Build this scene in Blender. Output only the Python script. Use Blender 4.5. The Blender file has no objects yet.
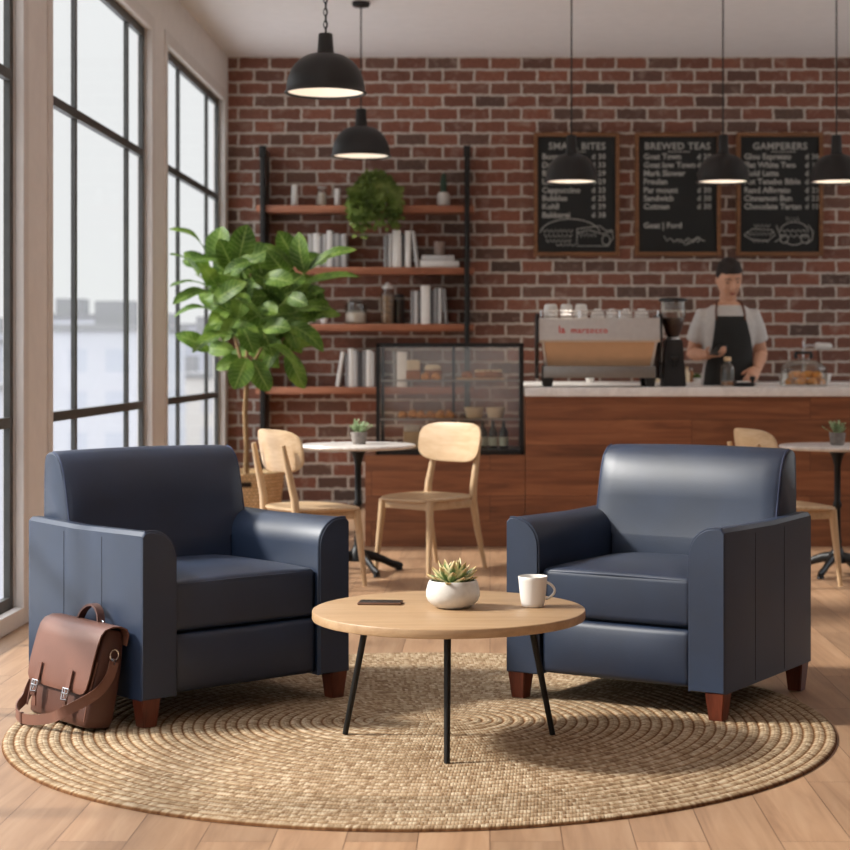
import bpy, bmesh, math, random
from mathutils import Vector, Matrix, Quaternion, noise as mnoise
PI = math.pi
R = math.radians
rnd = random.Random(7)
scn = bpy.context.scene
COL = scn.collection
CAM_H = 1.12
FPX = 1760.0          # focal length in pixels for an 850 px frame
VX, VY = 490.0, 358.0  # vanishing point of the room's long axis


def at(px, py, d):
    """world point that lies d metres into the room on the sight line of a measured spot"""
    return Vector(((px - VX) / FPX * d, d, CAM_H - (py - VY) / FPX * d))


# ------------------------------------------------------------------ materials
def lin(c):
    out = []
    for v in c[:3]:
        v = v / 255.0
        out.append(v / 12.92 if v <= 0.04045 else ((v + 0.055) / 1.055) ** 2.4)
    return (out[0], out[1], out[2], 1.0)


class NT:
    def __init__(self, name):
        self.m = bpy.data.materials.new(name)
        self.m.use_nodes = True
        self.t = self.m.node_tree
        self.n = self.t.nodes
        self.b = self.n['Principled BSDF']
        self.out = self.n['Material Output']

    def new(self, typ, **kw):
        nd = self.n.new(typ)
        for k, v in kw.items():
            if k.startswith('i_'):
                nd.inputs[k[2:].replace('_', ' ')].default_value = v
            else:
                setattr(nd, k, v)
        return nd

    def link(self, a, b):
        self.t.links.new(a, b)

    def coords(self, kind='Object', scale=(1, 1, 1), rot=(0, 0, 0), loc=(0, 0, 0)):
        tc = self.new('ShaderNodeTexCoord')
        mp = self.new('ShaderNodeMapping')
        mp.inputs['Scale'].default_value = scale
        mp.inputs['Rotation'].default_value = rot
        mp.inputs['Location'].default_value = loc
        self.link(tc.outputs[kind], mp.inputs['Vector'])
        return mp.outputs['Vector']

    def ramp(self, src, stops):
        r = self.new('ShaderNodeValToRGB')
        e = r.color_ramp.elements
        e[0].position, e[0].color = stops[0][0], stops[0][1]
        e[1].position, e[1].color = stops[-1][0], stops[-1][1]
        for p, c in stops[1:-1]:
            x = e.new(p)
            x.color = c
        self.link(src, r.inputs['Fac'])
        return r.outputs['Color']

    def noise(self, vec, scale, detail=4.0, rough=0.55, dist=0.0):
        n = self.new('ShaderNodeTexNoise')
        n.inputs['Scale'].default_value = scale
        n.inputs['Detail'].default_value = detail
        n.inputs['Roughness'].default_value = rough
        n.inputs['Distortion'].default_value = dist
        self.link(vec, n.inputs['Vector'])
        return n.outputs['Fac']

    def mix(self, fac, a, b, blend='MIX'):
        x = self.new('ShaderNodeMix', data_type='RGBA', blend_type=blend)
        if isinstance(fac, (int, float)):
            x.inputs[0].default_value = fac
        else:
            self.link(fac, x.inputs[0])
        for i, s in ((6, a), (7, b)):
            if isinstance(s, tuple):
                x.inputs[i].default_value = s
            else:
                self.link(s, x.inputs[i])
        return x.outputs[2]

    def math(self, op, a, b=None, c=None):
        x = self.new('ShaderNodeMath', operation=op)
        for i, s in enumerate((a, b, c)):
            if s is None:
                continue
            if isinstance(s, (int, float)):
                x.inputs[i].default_value = s
            else:
                self.link(s, x.inputs[i])
        return x.outputs[0]

    def bump(self, h, strength=0.3, dist=0.01):
        b = self.new('ShaderNodeBump')
        b.inputs['Strength'].default_value = strength
        b.inputs['Distance'].default_value = dist
        self.link(h, b.inputs['Height'])
        self.link(b.outputs['Normal'], self.b.inputs['Normal'])

    def base(self, src):
        if isinstance(src, tuple):
            self.b.inputs['Base Color'].default_value = src
        else:
            self.link(src, self.b.inputs['Base Color'])


def plain(name, c, rough=0.5, metal=0.0, vary=0.08, scale=12.0, bump=0.0, bscale=80.0, spec=0.5, coat=0.0, sheen=0.0, emit=None, es=0.0):
    """principled material whose colour wanders a little with a noise texture"""
    k = NT(name)
    v = k.coords()
    base = lin(c)
    dark = tuple(x * (1 - vary) for x in base[:3]) + (1.0,)
    lite = tuple(min(1.0, x * (1 + vary)) for x in base[:3]) + (1.0,)
    k.base(k.ramp(k.noise(v, scale), [(0.3, dark), (0.7, lite)]))
    k.b.inputs['Roughness'].default_value = rough
    k.b.inputs['Metallic'].default_value = metal
    k.b.inputs['Specular IOR Level'].default_value = spec
    k.b.inputs['Coat Weight'].default_value = coat
    if sheen:
        k.b.inputs['Sheen Weight'].default_value = sheen
    if bump:
        k.bump(k.noise(v, bscale, 3.0), bump, 0.004)
    if emit:
        k.b.inputs['Emission Color'].default_value = lin(emit)
        k.b.inputs['Emission Strength'].default_value = es
    return k.m


def wood(name, c1, c2, c3, axis='x', scale=1.0, rough=0.45, coat=0.0, bump=0.06):
    """straight grain running along one axis"""
    k = NT(name)
    s = {'x': (0.6, 9, 9), 'y': (9, 0.6, 9), 'z': (9, 9, 0.6)}[axis]
    v = k.coords(scale=tuple(q * scale for q in s))
    n1 = k.noise(v, 2.2, 6.0, 0.6, 0.6)
    n2 = k.noise(v, 9.0, 3.0, 0.6, 0.2)
    col = k.ramp(n1, [(0.28, lin(c1)), (0.5, lin(c2)), (0.74, lin(c3))])
    col = k.mix(0.25, col, k.ramp(n2, [(0.35, lin(c1)), (0.65, lin(c3))]))
    k.base(col)
    k.b.inputs['Roughness'].default_value = rough
    k.b.inputs['Coat Weight'].default_value = coat
    k.bump(n2, bump, 0.003)
    return k.m


def boards(name, cols, bw, bh, swap, mortar=0.0016, rough=0.45, grain=(1.0, 14.0), off=0.37, seam=(70, 45, 32), gs=2.0):
    """long boards with dark joints: brick layout, a tint per board, grain along the board"""
    k = NT(name)
    tc = k.new('ShaderNodeTexCoord')
    sep = k.new('ShaderNodeSeparateXYZ')
    k.link(tc.outputs['Object'], sep.inputs[0])
    cmb = k.new('ShaderNodeCombineXYZ')
    a, b = swap
    k.link(sep.outputs[a], cmb.inputs[0])
    k.link(sep.outputs[b], cmb.inputs[1])
    br = k.new('ShaderNodeTexBrick')
    br.offset = off
    br.inputs['Scale'].default_value = 1.0
    br.inputs['Brick Width'].default_value = bw
    br.inputs['Row Height'].default_value = bh
    br.inputs['Mortar Size'].default_value = mortar
    br.inputs['Mortar Smooth'].default_value = 0.3
    br.inputs['Color1'].default_value = (0, 0, 0, 1)
    br.inputs['Color2'].default_value = (1, 1, 1, 1)
    br.inputs['Mortar'].default_value = (0.5, 0.5, 0.5, 1)
    k.link(cmb.outputs[0], br.inputs['Vector'])
    mp = k.new('ShaderNodeMapping')
    mp.inputs['Scale'].default_value = (grain[0], grain[1], 1)
    k.link(cmb.outputs[0], mp.inputs['Vector'])
    off2 = k.new('ShaderNodeVectorMath', operation='SCALE')
    k.link(br.outputs['Color'], off2.inputs[0])
    off2.inputs['Scale'].default_value = 13.7
    add = k.new('ShaderNodeVectorMath', operation='ADD')
    k.link(mp.outputs[0], add.inputs[0])
    k.link(off2.outputs[0], add.inputs[1])
    n1 = k.noise(add.outputs[0], gs, 7.0, 0.62, 0.9)
    c = k.ramp(n1, [(0.25, lin(cols[0])), (0.5, lin(cols[1])), (0.76, lin(cols[2]))])
    tint = k.ramp(br.outputs['Color'], [(0.0, (0.82, 0.82, 0.82, 1)), (1.0, (1.1, 1.08, 1.06, 1))])
    c = k.mix(1.0, c, tint, 'MULTIPLY')
    c = k.mix(br.outputs['Fac'], c, lin(seam))
    k.base(c)
    k.b.inputs['Roughness'].default_value = rough
    h = k.math('SUBTRACT', k.math('MULTIPLY', n1, 0.25), br.outputs['Fac'])
    k.bump(h, 0.25, 0.004)
    return k.m


def brick_material():
    k = NT('red brick with pale mortar')
    tc = k.new('ShaderNodeTexCoord')
    sep = k.new('ShaderNodeSeparateXYZ')
    k.link(tc.outputs['Object'], sep.inputs[0])
    cmb = k.new('ShaderNodeCombineXYZ')
    k.link(sep.outputs[0], cmb.inputs[0])
    k.link(k.math('ADD', sep.outputs[2], 0.0528), cmb.inputs[1])
    # wobble of the brick edges
    nz = k.new('ShaderNodeTexNoise')
    nz.inputs['Scale'].default_value = 22.0
    nz.inputs['Detail'].default_value = 3.0
    k.link(cmb.outputs[0], nz.inputs['Vector'])
    sub = k.new('ShaderNodeVectorMath', operation='SUBTRACT')
    k.link(nz.outputs['Color'], sub.inputs[0])
    sub.inputs[1].default_value = (0.5, 0.5, 0.5)
    sc = k.new('ShaderNodeVectorMath', operation='SCALE')
    sc.inputs['Scale'].default_value = 0.022
    k.link(sub.outputs[0], sc.inputs[0])
    add = k.new('ShaderNodeVectorMath', operation='ADD')
    k.link(cmb.outputs[0], add.inputs[0])
    k.link(sc.outputs[0], add.inputs[1])
    br = k.new('ShaderNodeTexBrick')
    br.offset = 0.5
    br.inputs['Scale'].default_value = 1.0
    br.inputs['Brick Width'].default_value = 0.236
    br.inputs['Row Height'].default_value = 0.0953
    br.inputs['Mortar Size'].default_value = 0.0095
    br.inputs['Mortar Smooth'].default_value = 0.25
    br.inputs['Color1'].default_value = (0, 0, 0, 1)
    br.inputs['Color2'].default_value = (1, 1, 1, 1)
    br.inputs['Mortar'].default_value = (0.5, 0.5, 0.5, 1)
    k.link(add.outputs[0], br.inputs['Vector'])
    c = k.ramp(br.outputs['Color'], [(0.0, lin((92, 74, 66))), (0.22, lin((144, 92, 74))), (0.45, lin((122, 82, 68))), (0.65, lin((154, 98, 78))), (0.85, lin((128, 92, 78))), (1.0, lin((104, 82, 72)))])
    n1 = k.noise(cmb.outputs[0], 9.0, 6.0, 0.65, 0.5)
    c = k.mix(k.ramp(n1, [(0.55, (0, 0, 0, 1)), (0.75, (0.6, 0.6, 0.6, 1))]), c, lin((190, 168, 156)))
    n2 = k.noise(cmb.outputs[0], 55.0, 4.0, 0.6)
    c = k.mix(0.5, c, k.ramp(n2, [(0.35, (0.45, 0.45, 0.45, 1)), (0.6, (1, 1, 1, 1))]), 'MULTIPLY')
    mort = k.ramp(k.noise(cmb.outputs[0], 30.0, 4.0), [(0.3, lin((184, 172, 160))), (0.7, lin((212, 202, 190)))])
    c = k.mix(br.outputs['Fac'], c, mort)
    k.base(c)
    k.b.inputs['Roughness'].default_value = 0.88
    h = k.math('SUBTRACT', k.math('MULTIPLY', n2, 0.35), br.outputs['Fac'])
    k.bump(h, 0.6, 0.012)
    return k.m


def glass(name, tint=(250, 250, 250), gloss=0.07, rough=0.02):
    """thin clear pane: mostly straight transmission, a little mirror"""
    k = NT(name)
    tr = k.new('ShaderNodeBsdfTransparent')
    tr.inputs['Color'].default_value = lin(tint)
    gl = k.new('ShaderNodeBsdfGlossy')
    gl.inputs['Roughness'].default_value = rough
    mx = k.new('ShaderNodeMixShader')
    fr = k.new('ShaderNodeLayerWeight')
    fr.inputs['Blend'].default_value = 0.25
    f = k.math('ADD', k.math('MULTIPLY', fr.outputs['Fresnel'], gloss), gloss * 0.2)
    k.link(f, mx.inputs[0])
    k.link(tr.outputs[0], mx.inputs[1])
    k.link(gl.outputs[0], mx.inputs[2])
    k.link(mx.outputs[0], k.out.inputs['Surface'])
    return k.m


def leaf_material(name, dark, mid, light, vein, veins=True, rough=0.5, spec=0.3):
    k = NT(name)
    tc = k.new('ShaderNodeTexCoord')
    v = k.coords()
    n = k.noise(v, 7.0, 3.0)
    c = k.ramp(n, [(0.25, lin(dark)), (0.5, lin(mid)), (0.78, lin(light))])
    if veins:
        sep = k.new('ShaderNodeSeparateXYZ')
        k.link(tc.outputs['UV'], sep.inputs[0])
        s = k.math('ABSOLUTE', sep.outputs[0])
        rib = k.math('LESS_THAN', s, 0.05)
        ph = k.math('FRACT', k.math('SUBTRACT', k.math('MULTIPLY', sep.outputs[1], 8.0), k.math('MULTIPLY', s, 1.6)))
        side = k.math('LESS_THAN', ph, 0.13)
        f = k.math('MULTIPLY', k.math('MAXIMUM', rib, k.math('MULTIPLY', side, 0.6)), 0.7)
        c = k.mix(f, c, lin(vein))
        k.bump(k.math('MULTIPLY', f, -1.0), 0.3, 0.004)
    k.base(c)
    k.b.inputs['Roughness'].default_value = rough
    k.b.inputs['Specular IOR Level'].default_value = spec
    trl = k.new('ShaderNodeBsdfTranslucent')
    k.link(c, trl.inputs['Color'])
    mx = k.new('ShaderNodeMixShader')
    mx.inputs[0].default_value = 0.28
    k.link(k.b.outputs[0], mx.inputs[1])
    k.link(trl.outputs[0], mx.inputs[2])
    k.link(mx.outputs[0], k.out.inputs['Surface'])
    return k.m


def rug_material():
    k = NT('braided jute')
    tc = k.new('ShaderNodeTexCoord')
    sep = k.new('ShaderNodeSeparateXYZ')
    k.link(tc.outputs['UV'], sep.inputs[0])
    u, v = sep.outputs[0], sep.outputs[1]
    ring = k.math('FLOOR', v)
    fv = k.math('SUBTRACT', k.math('FRACT', v), 0.5)
    slant = k.math('MULTIPLY', k.math('ABSOLUTE', fv), 0.6)
    q = k.math('ADD', k.math('DIVIDE', u, 0.0095), slant)
    half = k.math('MULTIPLY', k.math('GREATER_THAN', fv, 0.0), 0.5)
    q = k.math('ADD', q, half)
    cell = k.math('FLOOR', q)
    fq = k.math('FRACT', q)
    cmb = k.new('ShaderNodeCombineXYZ')
    k.link(cell, cmb.inputs[0])
    k.link(ring, cmb.inputs[1])
    k.link(half, cmb.inputs[2])
    wn = k.new('ShaderNodeTexWhiteNoise', noise_dimensions='3D')
    k.link(cmb.outputs[0], wn.inputs['Vector'])
    cr = k.new('ShaderNodeCombineXYZ')
    k.link(ring, cr.inputs[0])
    wr = k.new('ShaderNodeTexWhiteNoise', noise_dimensions='3D')
    k.link(cr.outputs[0], wr.inputs['Vector'])
    c = k.ramp(wn.outputs['Value'], [(0.0, lin((140, 114, 88))), (0.35, lin((166, 143, 115))), (0.7, lin((182, 161, 134))), (1.0, lin((204, 187, 162)))])
    c2 = k.ramp(wr.outputs['Value'], [(0.0, (0.86, 0.84, 0.8, 1)), (1.0, (1.05, 1.03, 1.0, 1))])
    c = k.mix(1.0, c, c2, 'MULTIPLY')
    # strand rounding: dark gap between the strands and in the groove between rings
    rnd_q = k.math('SUBTRACT', 1.0, k.math('POWER', k.math('ABSOLUTE', k.math('SUBTRACT', k.math('MULTIPLY', fq, 2.0), 1.0)), 3.0))
    rnd_v = k.math('SUBTRACT', 1.0, k.math('POWER', k.math('ABSOLUTE', k.math('MULTIPLY', fv, 2.0)), 4.0))
    mid = k.math('MINIMUM', 1.0, k.math('ADD', 0.35, k.math('MULTIPLY', k.math('ABSOLUTE', fv), 6.0)))
    h = k.math('MULTIPLY', k.math('MULTIPLY', rnd_q, rnd_v), mid)
    tone = k.ramp(rnd_v, [(0.0, lin((158, 124, 98))), (0.5, lin((214, 190, 168))), (0.8, (1, 1, 1, 1))])
    c = k.mix(1.0, c, tone, 'MULTIPLY')
    vv = k.coords('Object')
    nz = k.noise(vv, 160.0, 2.0)
    c = k.mix(0.3, c, k.ramp(nz, [(0.3, (0.55, 0.5, 0.45, 1)), (0.65, (1, 1, 1, 1))]), 'MULTIPLY')
    k.base(c)
    k.b.inputs['Roughness'].default_value = 0.92
    k.b.inputs['Specular IOR Level'].default_value = 0.15
    k.bump(k.math('ADD', h, k.math('MULTIPLY', nz, 0.3)), 0.5, 0.004)
    return k.m


def marble_material(name, c, vein, rough=0.25):
    k = NT(name)
    v = k.coords()
    n = k.noise(v, 5.0, 8.0, 0.7, 1.6)
    col = k.ramp(n, [(0.36, lin(c)), (0.47, lin(vein)), (0.56, lin(c))])
    k.base(col)
    k.b.inputs['Roughness'].default_value = rough
    return k.m


def weave_material(name, c1, c2, c3, ux=0.03, uz=0.022):
    """basket weave on a lathe surface that carries uv in metres"""
    k = NT(name)
    tc = k.new('ShaderNodeTexCoord')
    br = k.new('ShaderNodeTexBrick')
    br.offset = 0.5
    br.inputs['Scale'].default_value = 1.0
    br.inputs['Brick Width'].default_value = ux
    br.inputs['Row Height'].default_value = uz
    br.inputs['Mortar Size'].default_value = 0.0028
    br.inputs['Mortar Smooth'].default_value = 0.9
    br.inputs['Color1'].default_value = lin(c1)
    br.inputs['Color2'].default_value = lin(c2)
    br.inputs['Mortar'].default_value = lin(c3)
    k.link(tc.outputs['UV'], br.inputs['Vector'])
    k.base(br.outputs['Color'])
    k.b.inputs['Roughness'].default_value = 0.8
    k.bump(k.math('SUBTRACT', 1.0, br.outputs['Fac']), 0.8, 0.01)
    return k.m


def facade_material(name, wall, win, w=3.0, h=3.4):
    k = NT(name)
    tc = k.new('ShaderNodeTexCoord')
    sep = k.new('ShaderNodeSeparateXYZ')
    k.link(tc.outputs['Object'], sep.inputs[0])
    cmb = k.new('ShaderNodeCombineXYZ')
    k.link(k.math('ADD', sep.outputs[0], sep.outputs[1]), cmb.inputs[0])
    k.link(sep.outputs[2], cmb.inputs[1])
    br = k.new('ShaderNodeTexBrick')
    br.offset = 0.0
    br.inputs['Scale'].default_value = 1.0
    br.inputs['Brick Width'].default_value = w
    br.inputs['Row Height'].default_value = h
    br.inputs['Mortar Size'].default_value = 0.75
    br.inputs['Mortar Smooth'].default_value = 0.0
    br.inputs['Color1'].default_value = lin(win)
    br.inputs['Color2'].default_value = lin(win)
    br.inputs['Mortar'].default_value = lin(wall)
    k.link(cmb.outputs[0], br.inputs['Vector'])
    k.base(br.outputs['Color'])
    k.b.inputs['Roughness'].default_value = 0.8
    return k.m


M = {}
M['brick'] = brick_material()
M['floor'] = boards('oak floor planks', ((140, 108, 83), (165, 131, 102), (180, 148, 119)), 1.55, 0.168, (1, 0), rough=0.42, grain=(0.8, 9.0), seam=(96, 66, 46), mortar=0.0014)
M['plaster'] = plain('warm beige plaster', (230, 224, 219), 0.8, vary=0.03, bump=0.05, bscale=60)
M['casing'] = plain('beige painted casing', (218, 211, 205), 0.55, vary=0.03)
M['ceiling'] = plain('off white ceiling paint', (238, 235, 234), 0.9, vary=0.02)
M['frame'] = plain('dark grey window metal', (74, 74, 72), 0.45, 0.3, vary=0.1)
M['glass'] = glass('window glass', (252, 253, 253), 0.03)
M['jar_glass'] = glass('jar glass', (248, 248, 246), 0.22)
M['case_glass'] = glass('display case glass', (250, 248, 245), 0.2, 0.12)
M['walnut'] = boards('walnut counter boards', ((96, 56, 35), (136, 84, 54), (164, 108, 72)), 1.9, 0.151, (0, 2), rough=0.42, grain=(0.9, 10.0), seam=(48, 25, 16), mortar=0.0014, gs=1.7)
M['counter'] = marble_material('pale stone worktop', (240, 236, 232), (226, 221, 217), 0.3)
M['marble'] = marble_material('white marble', (238, 233, 229), (218, 211, 206), 0.22)
M['shelf_wood'] = wood('reddish shelf wood', (116, 66, 44), (148, 90, 62), (172, 112, 80), 'x', 1.0, 0.5)
M['oak'] = wood('pale oak', (173, 141, 103), (194, 163, 126), (208, 180, 147), 'z', 1.2, 0.42)
M['oak_flat'] = wood('pale oak panel', (175, 143, 105), (194, 164, 128), (208, 182, 149), 'x', 1.2, 0.42)
M['table_oak'] = wood('oak table top', (158, 125, 91), (177, 144, 108), (190, 160, 124), 'x', 1.3, 0.42)
M['leather'] = None
M['leg_wood'] = wood('dark cherry wood', (66, 28, 18), (98, 46, 30), (122, 62, 42), 'z', 1.6, 0.35)
M['rug'] = rug_material()
M['black_metal'] = plain('black powder coated metal', (30, 29, 28), 0.45, 0.4, vary=0.1)
M['lamp_black'] = plain('matt black enamel', (33, 31, 30), 0.5, 0.2, vary=0.12)
M['lamp_white'] = plain('white enamel', (240, 234, 226), 0.5, vary=0.01)
M['bulb'] = plain('glowing bulb', (255, 226, 180), 0.4, emit=(255, 214, 160), es=2.5)
M['cast_iron'] = plain('black cast iron', (26, 26, 27), 0.42, 0.5, vary=0.15, bump=0.1)
M['steel'] = plain('brushed steel', (206, 203, 199), 0.38, 0.75, vary=0.04, scale=40)
M['steel_dark'] = plain('dull steel', (150, 147, 143), 0.42, 0.8, vary=0.05, scale=40)
M['copper'] = plain('warm tan panel', (206, 168, 132), 0.5, 0.2, vary=0.04)
M['chrome'] = plain('chrome', (220, 220, 222), 0.15, 1.0, vary=0.02)
M['black_plastic'] = plain('black plastic', (24, 24, 25), 0.4, vary=0.1)
M['china'] = plain('white china', (228, 224, 218), 0.4, vary=0.01)
M['pot_white'] = plain('speckled white ceramic', (211, 207, 200), 0.42, vary=0.06, scale=60)
M['soil'] = plain('dark soil', (52, 38, 28), 0.95, vary=0.4, scale=90, bump=0.5)
M['concrete'] = plain('grey concrete', (128, 120, 114), 0.85, vary=0.2, scale=50, bump=0.2)
M['chalkboard'] = plain('blackboard slate', (27, 28, 26), 0.75, vary=0.15, scale=6)
M['chalk'] = plain('white chalk', (166, 164, 158), 0.95, vary=0.1, scale=60)
M['board_frame'] = wood('brown board frame', (96, 60, 34), (124, 82, 48), (146, 100, 62), 'x', 2.0, 0.55)
M['red'] = plain('red lettering', (196, 48, 44), 0.5)
M['bean'] = plain('roasted coffee beans', (58, 34, 24), 0.45, vary=0.5, scale=90, bump=0.8)
M['fig'] = leaf_material('glossy fig leaf', (38, 62, 18), (78, 110, 34), (136, 164, 66), (164, 186, 104))
M['ivy'] = leaf_material('small ivy leaf', (48, 66, 24), (110, 130, 58), (172, 186, 112), (120, 140, 80), False)
M['herb'] = leaf_material('grey green herb leaf', (120, 144, 100), (158, 178, 136), (198, 210, 176), (120, 140, 80), False)
M['cactus'] = plain('dark green cactus', (50, 72, 56), 0.7, vary=0.3, scale=60, bump=0.5)
M['trunk'] = plain('pale brown trunk', (142, 112, 76), 0.85, vary=0.25, scale=30, bump=0.4)
M['basket'] = weave_material('woven seagrass', (240, 206, 158), (226, 186, 134), (160, 120, 80))
M['phone'] = plain('dark phone shell', (34, 28, 25), 0.35)
M['phone_case'] = plain('brown phone bumper', (98, 66, 46), 0.5)
M['skin'] = plain('skin', (206, 156, 128), 0.55, vary=0.06, scale=14)
M['hair'] = plain('dark brown hair', (30, 20, 16), 0.75, vary=0.3, scale=120, bump=0.5)
M['tee'] = plain('light grey jersey', (196, 193, 190), 0.9, vary=0.06, scale=40, bump=0.15)
M['apron'] = plain('black apron canvas', (33, 34, 33), 0.8, vary=0.1, scale=60, bump=0.2)
M['strap_brown'] = plain('brown leather strap', (92, 52, 34), 0.55, vary=0.15)
M['trousers'] = plain('dark denim', (44, 48, 58), 0.9)
M['lips'] = plain('lip skin', (172, 104, 90), 0.5)
M['eye'] = plain('dark eye', (48, 36, 30), 0.3)
M['white_book'] = plain('white book cloth', (226, 223, 218), 0.75, vary=0.05, scale=40)
M['pale_book'] = plain('pale grey book cloth', (186, 184, 182), 0.75, vary=0.06, scale=40)
M['grey_book'] = plain('mid grey book cloth', (132, 130, 130), 0.75, vary=0.08, scale=40)
M['dark_book'] = plain('charcoal book cloth', (66, 64, 64), 0.75, vary=0.1, scale=40)
M['paper'] = plain('page edges', (216, 208, 194), 0.9, vary=0.08, scale=120)
M['pastry'] = plain('golden pastry', (204, 140, 70), 0.6, vary=0.3, scale=45, bump=0.4)
M['cookie'] = plain('baked cookie', (214, 146, 74), 0.75, vary=0.28, scale=50, bump=0.6)
M['bread'] = plain('brown crust', (168, 108, 62), 0.7, vary=0.3, scale=40, bump=0.4)
M['cream'] = plain('cream', (236, 218, 186), 0.6, vary=0.06, scale=40)
M['bowl_cream'] = plain('cream stoneware', (222, 202, 164), 0.5, vary=0.06)
M['board_pale'] = wood('pale serving board', (196, 160, 116), (214, 182, 140), (226, 200, 160), 'x', 2.0)
M['bottle_green'] = plain('dark green bottle glass', (28, 38, 28), 0.15, coat=0.5)
M['bottle_label'] = plain('pale paper label', (190, 198, 178), 0.8, vary=0.05)
M['amber'] = plain('amber syrup', (160, 106, 56), 0.3)
M['nuts'] = plain('mixed nuts', (150, 116, 84), 0.7, vary=0.6, scale=60, bump=0.6)
M['sugar'] = plain('white sugar', (226, 214, 202), 0.85, vary=0.08, scale=80)
M['slate_jar'] = plain('slate blue grey ceramic', (78, 80, 88), 0.5, vary=0.1)
M['taupe'] = plain('taupe ceramic', (150, 130, 120), 0.6, vary=0.08)
M['hedge'] = leaf_material('hedge leaf', (44, 66, 24), (80, 108, 44), (120, 140, 70), (120, 140, 80), False)


def leather(name, c, rough=0.4, bump=0.12, scale=260, vary=0.18, coat=0.0, spec=0.5):
    k = NT(name)
    v = k.coords()
    b = lin(c)
    n = k.noise(v, 5.0, 4.0)
    k.base(k.ramp(n, [(0.3, tuple(x * (1 - vary) for x in b[:3]) + (1,)), (0.7, tuple(x * (1 + vary) for x in b[:3]) + (1,))]))
    vo = k.new('ShaderNodeTexVoronoi')
    vo.inputs['Scale'].default_value = scale
    k.link(v, vo.inputs['Vector'])
    k.bump(vo.outputs['Distance'], bump, 0.0012)
    k.b.inputs['Roughness'].default_value = rough
    k.b.inputs['Specular IOR Level'].default_value = spec
    k.b.inputs['Coat Weight'].default_value = coat
    return k.m


M['leather'] = leather('navy leather', (23, 39, 63), 0.48, spec=0.8)
M['edge_highlight'] = plain('pale blue edge highlight', (52, 62, 90), 0.5)  # highlight along the backrest edge put into a lighter colour
M['seam'] = plain('dark navy seam', (24, 29, 42), 0.7)
M['tan_leather'] = leather('chestnut leather', (112, 74, 60), 0.4, 0.15, 220, 0.12)
M['tan_dark'] = leather('dark chestnut leather', (86, 53, 42), 0.45, 0.15, 220, 0.12)


# ------------------------------------------------------------------ mesh helpers
def new():
    return bmesh.new()


def add(bm, tmp, mtx=None, mi=0):
    if mtx is not None:
        tmp.transform(mtx)
    if mi:
        for f in tmp.faces:
            f.material_index = mi
    me = bpy.data.meshes.new('tmp')
    tmp.to_mesh(me)
    tmp.free()
    bm.from_mesh(me)
    bpy.data.meshes.remove(me)
    return bm


def box(bm, x0, x1, y0, y1, z0, z1, bev=0.0, seg=2, mtx=None, mi=0):
    t = bmesh.new()
    bmesh.ops.create_cube(t, size=1.0)
    t.transform(Matrix.Translation(((x0 + x1) / 2, (y0 + y1) / 2, (z0 + z1) / 2)) @ Matrix.Diagonal((abs(x1 - x0), abs(y1 - y0), abs(z1 - z0), 1)))
    if bev > 0:
        bmesh.ops.bevel(t, geom=list(t.edges), offset=bev, segments=seg, profile=0.5, affect='EDGES')
    return add(bm, t, mtx, mi)


def frame_of(d, up=None):
    d = d.normalized()
    if up is None:
        up = Vector((0, 0, 1)) if abs(d.z) < 0.9 else Vector((0, 1, 0))
    a = up - d * up.dot(d)
    if a.length < 1e-6:
        a = Vector((1, 0, 0)) - d * d.x
    a.normalize()
    return a, d.cross(a)


def tube(bm, pts, r, seg=8, caps=True, closed=False, flat=None, up=None, mi=0):
    """round (or flattened) tube along pts with a radius per point"""
    pts = [Vector(p) for p in pts]
    n = len(pts)
    rr = [r] * n if isinstance(r, (int, float)) else list(r)
    rings = []
    a = None
    for i, p in enumerate(pts):
        if closed:
            d = pts[(i + 1) % n] - pts[i - 1]
        elif i == 0:
            d = pts[1] - p
        elif i == n - 1:
            d = p - pts[-2]
        else:
            d = (pts[i + 1] - p).normalized() + (p - pts[i - 1]).normalized()
        if a is None:
            a, b = frame_of(d, up)
        else:
            dn = d.normalized()
            a = (a - dn * a.dot(dn)).normalized() if up is None else frame_of(d, up)[0]
            b = dn.cross(a)
        fa, fb = (1, 1) if flat is None else flat
        rings.append([bm.verts.new(p + a * (math.cos(2 * PI * k / seg) * rr[i] * fa) + b * (math.sin(2 * PI * k / seg) * rr[i] * fb)) for k in range(seg)])
    fs = []
    for i in range(n if closed else n - 1):
        A, B = rings[i], rings[(i + 1) % n]
        for k in range(seg):
            fs.append(bm.faces.new((A[k], A[(k + 1) % seg], B[(k + 1) % seg], B[k])))
    if caps and not closed:
        fs.append(bm.faces.new(rings[0][::-1]))
        fs.append(bm.faces.new(rings[-1]))
    for f in fs:
        f.material_index = mi
    return bm


def ribbon(bm, pts, w, t, wdir, mi=0):
    """flat strap: width along wdir (per point), thickness across"""
    pts = [Vector(p) for p in pts]
    n = len(pts)
    rings = []
    for i, p in enumerate(pts):
        d = (pts[min(i + 1, n - 1)] - pts[max(i - 1, 0)]).normalized()
        wd = Vector(wdir[i] if isinstance(wdir, list) else wdir)
        wd = (wd - d * wd.dot(d)).normalized()
        nn = d.cross(wd)
        rings.append([bm.verts.new(p + wd * (sx * w / 2) + nn * (sy * t / 2)) for sx, sy in ((-1, -1), (1, -1), (1, 1), (-1, 1))])
    for i in range(n - 1):
        for k in range(4):
            f = bm.faces.new((rings[i][k], rings[i][(k + 1) % 4], rings[i + 1][(k + 1) % 4], rings[i + 1][k]))
            f.material_index = mi
    bm.faces.new(rings[0][::-1]).material_index = mi
    bm.faces.new(rings[-1]).material_index = mi
    return bm


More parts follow.
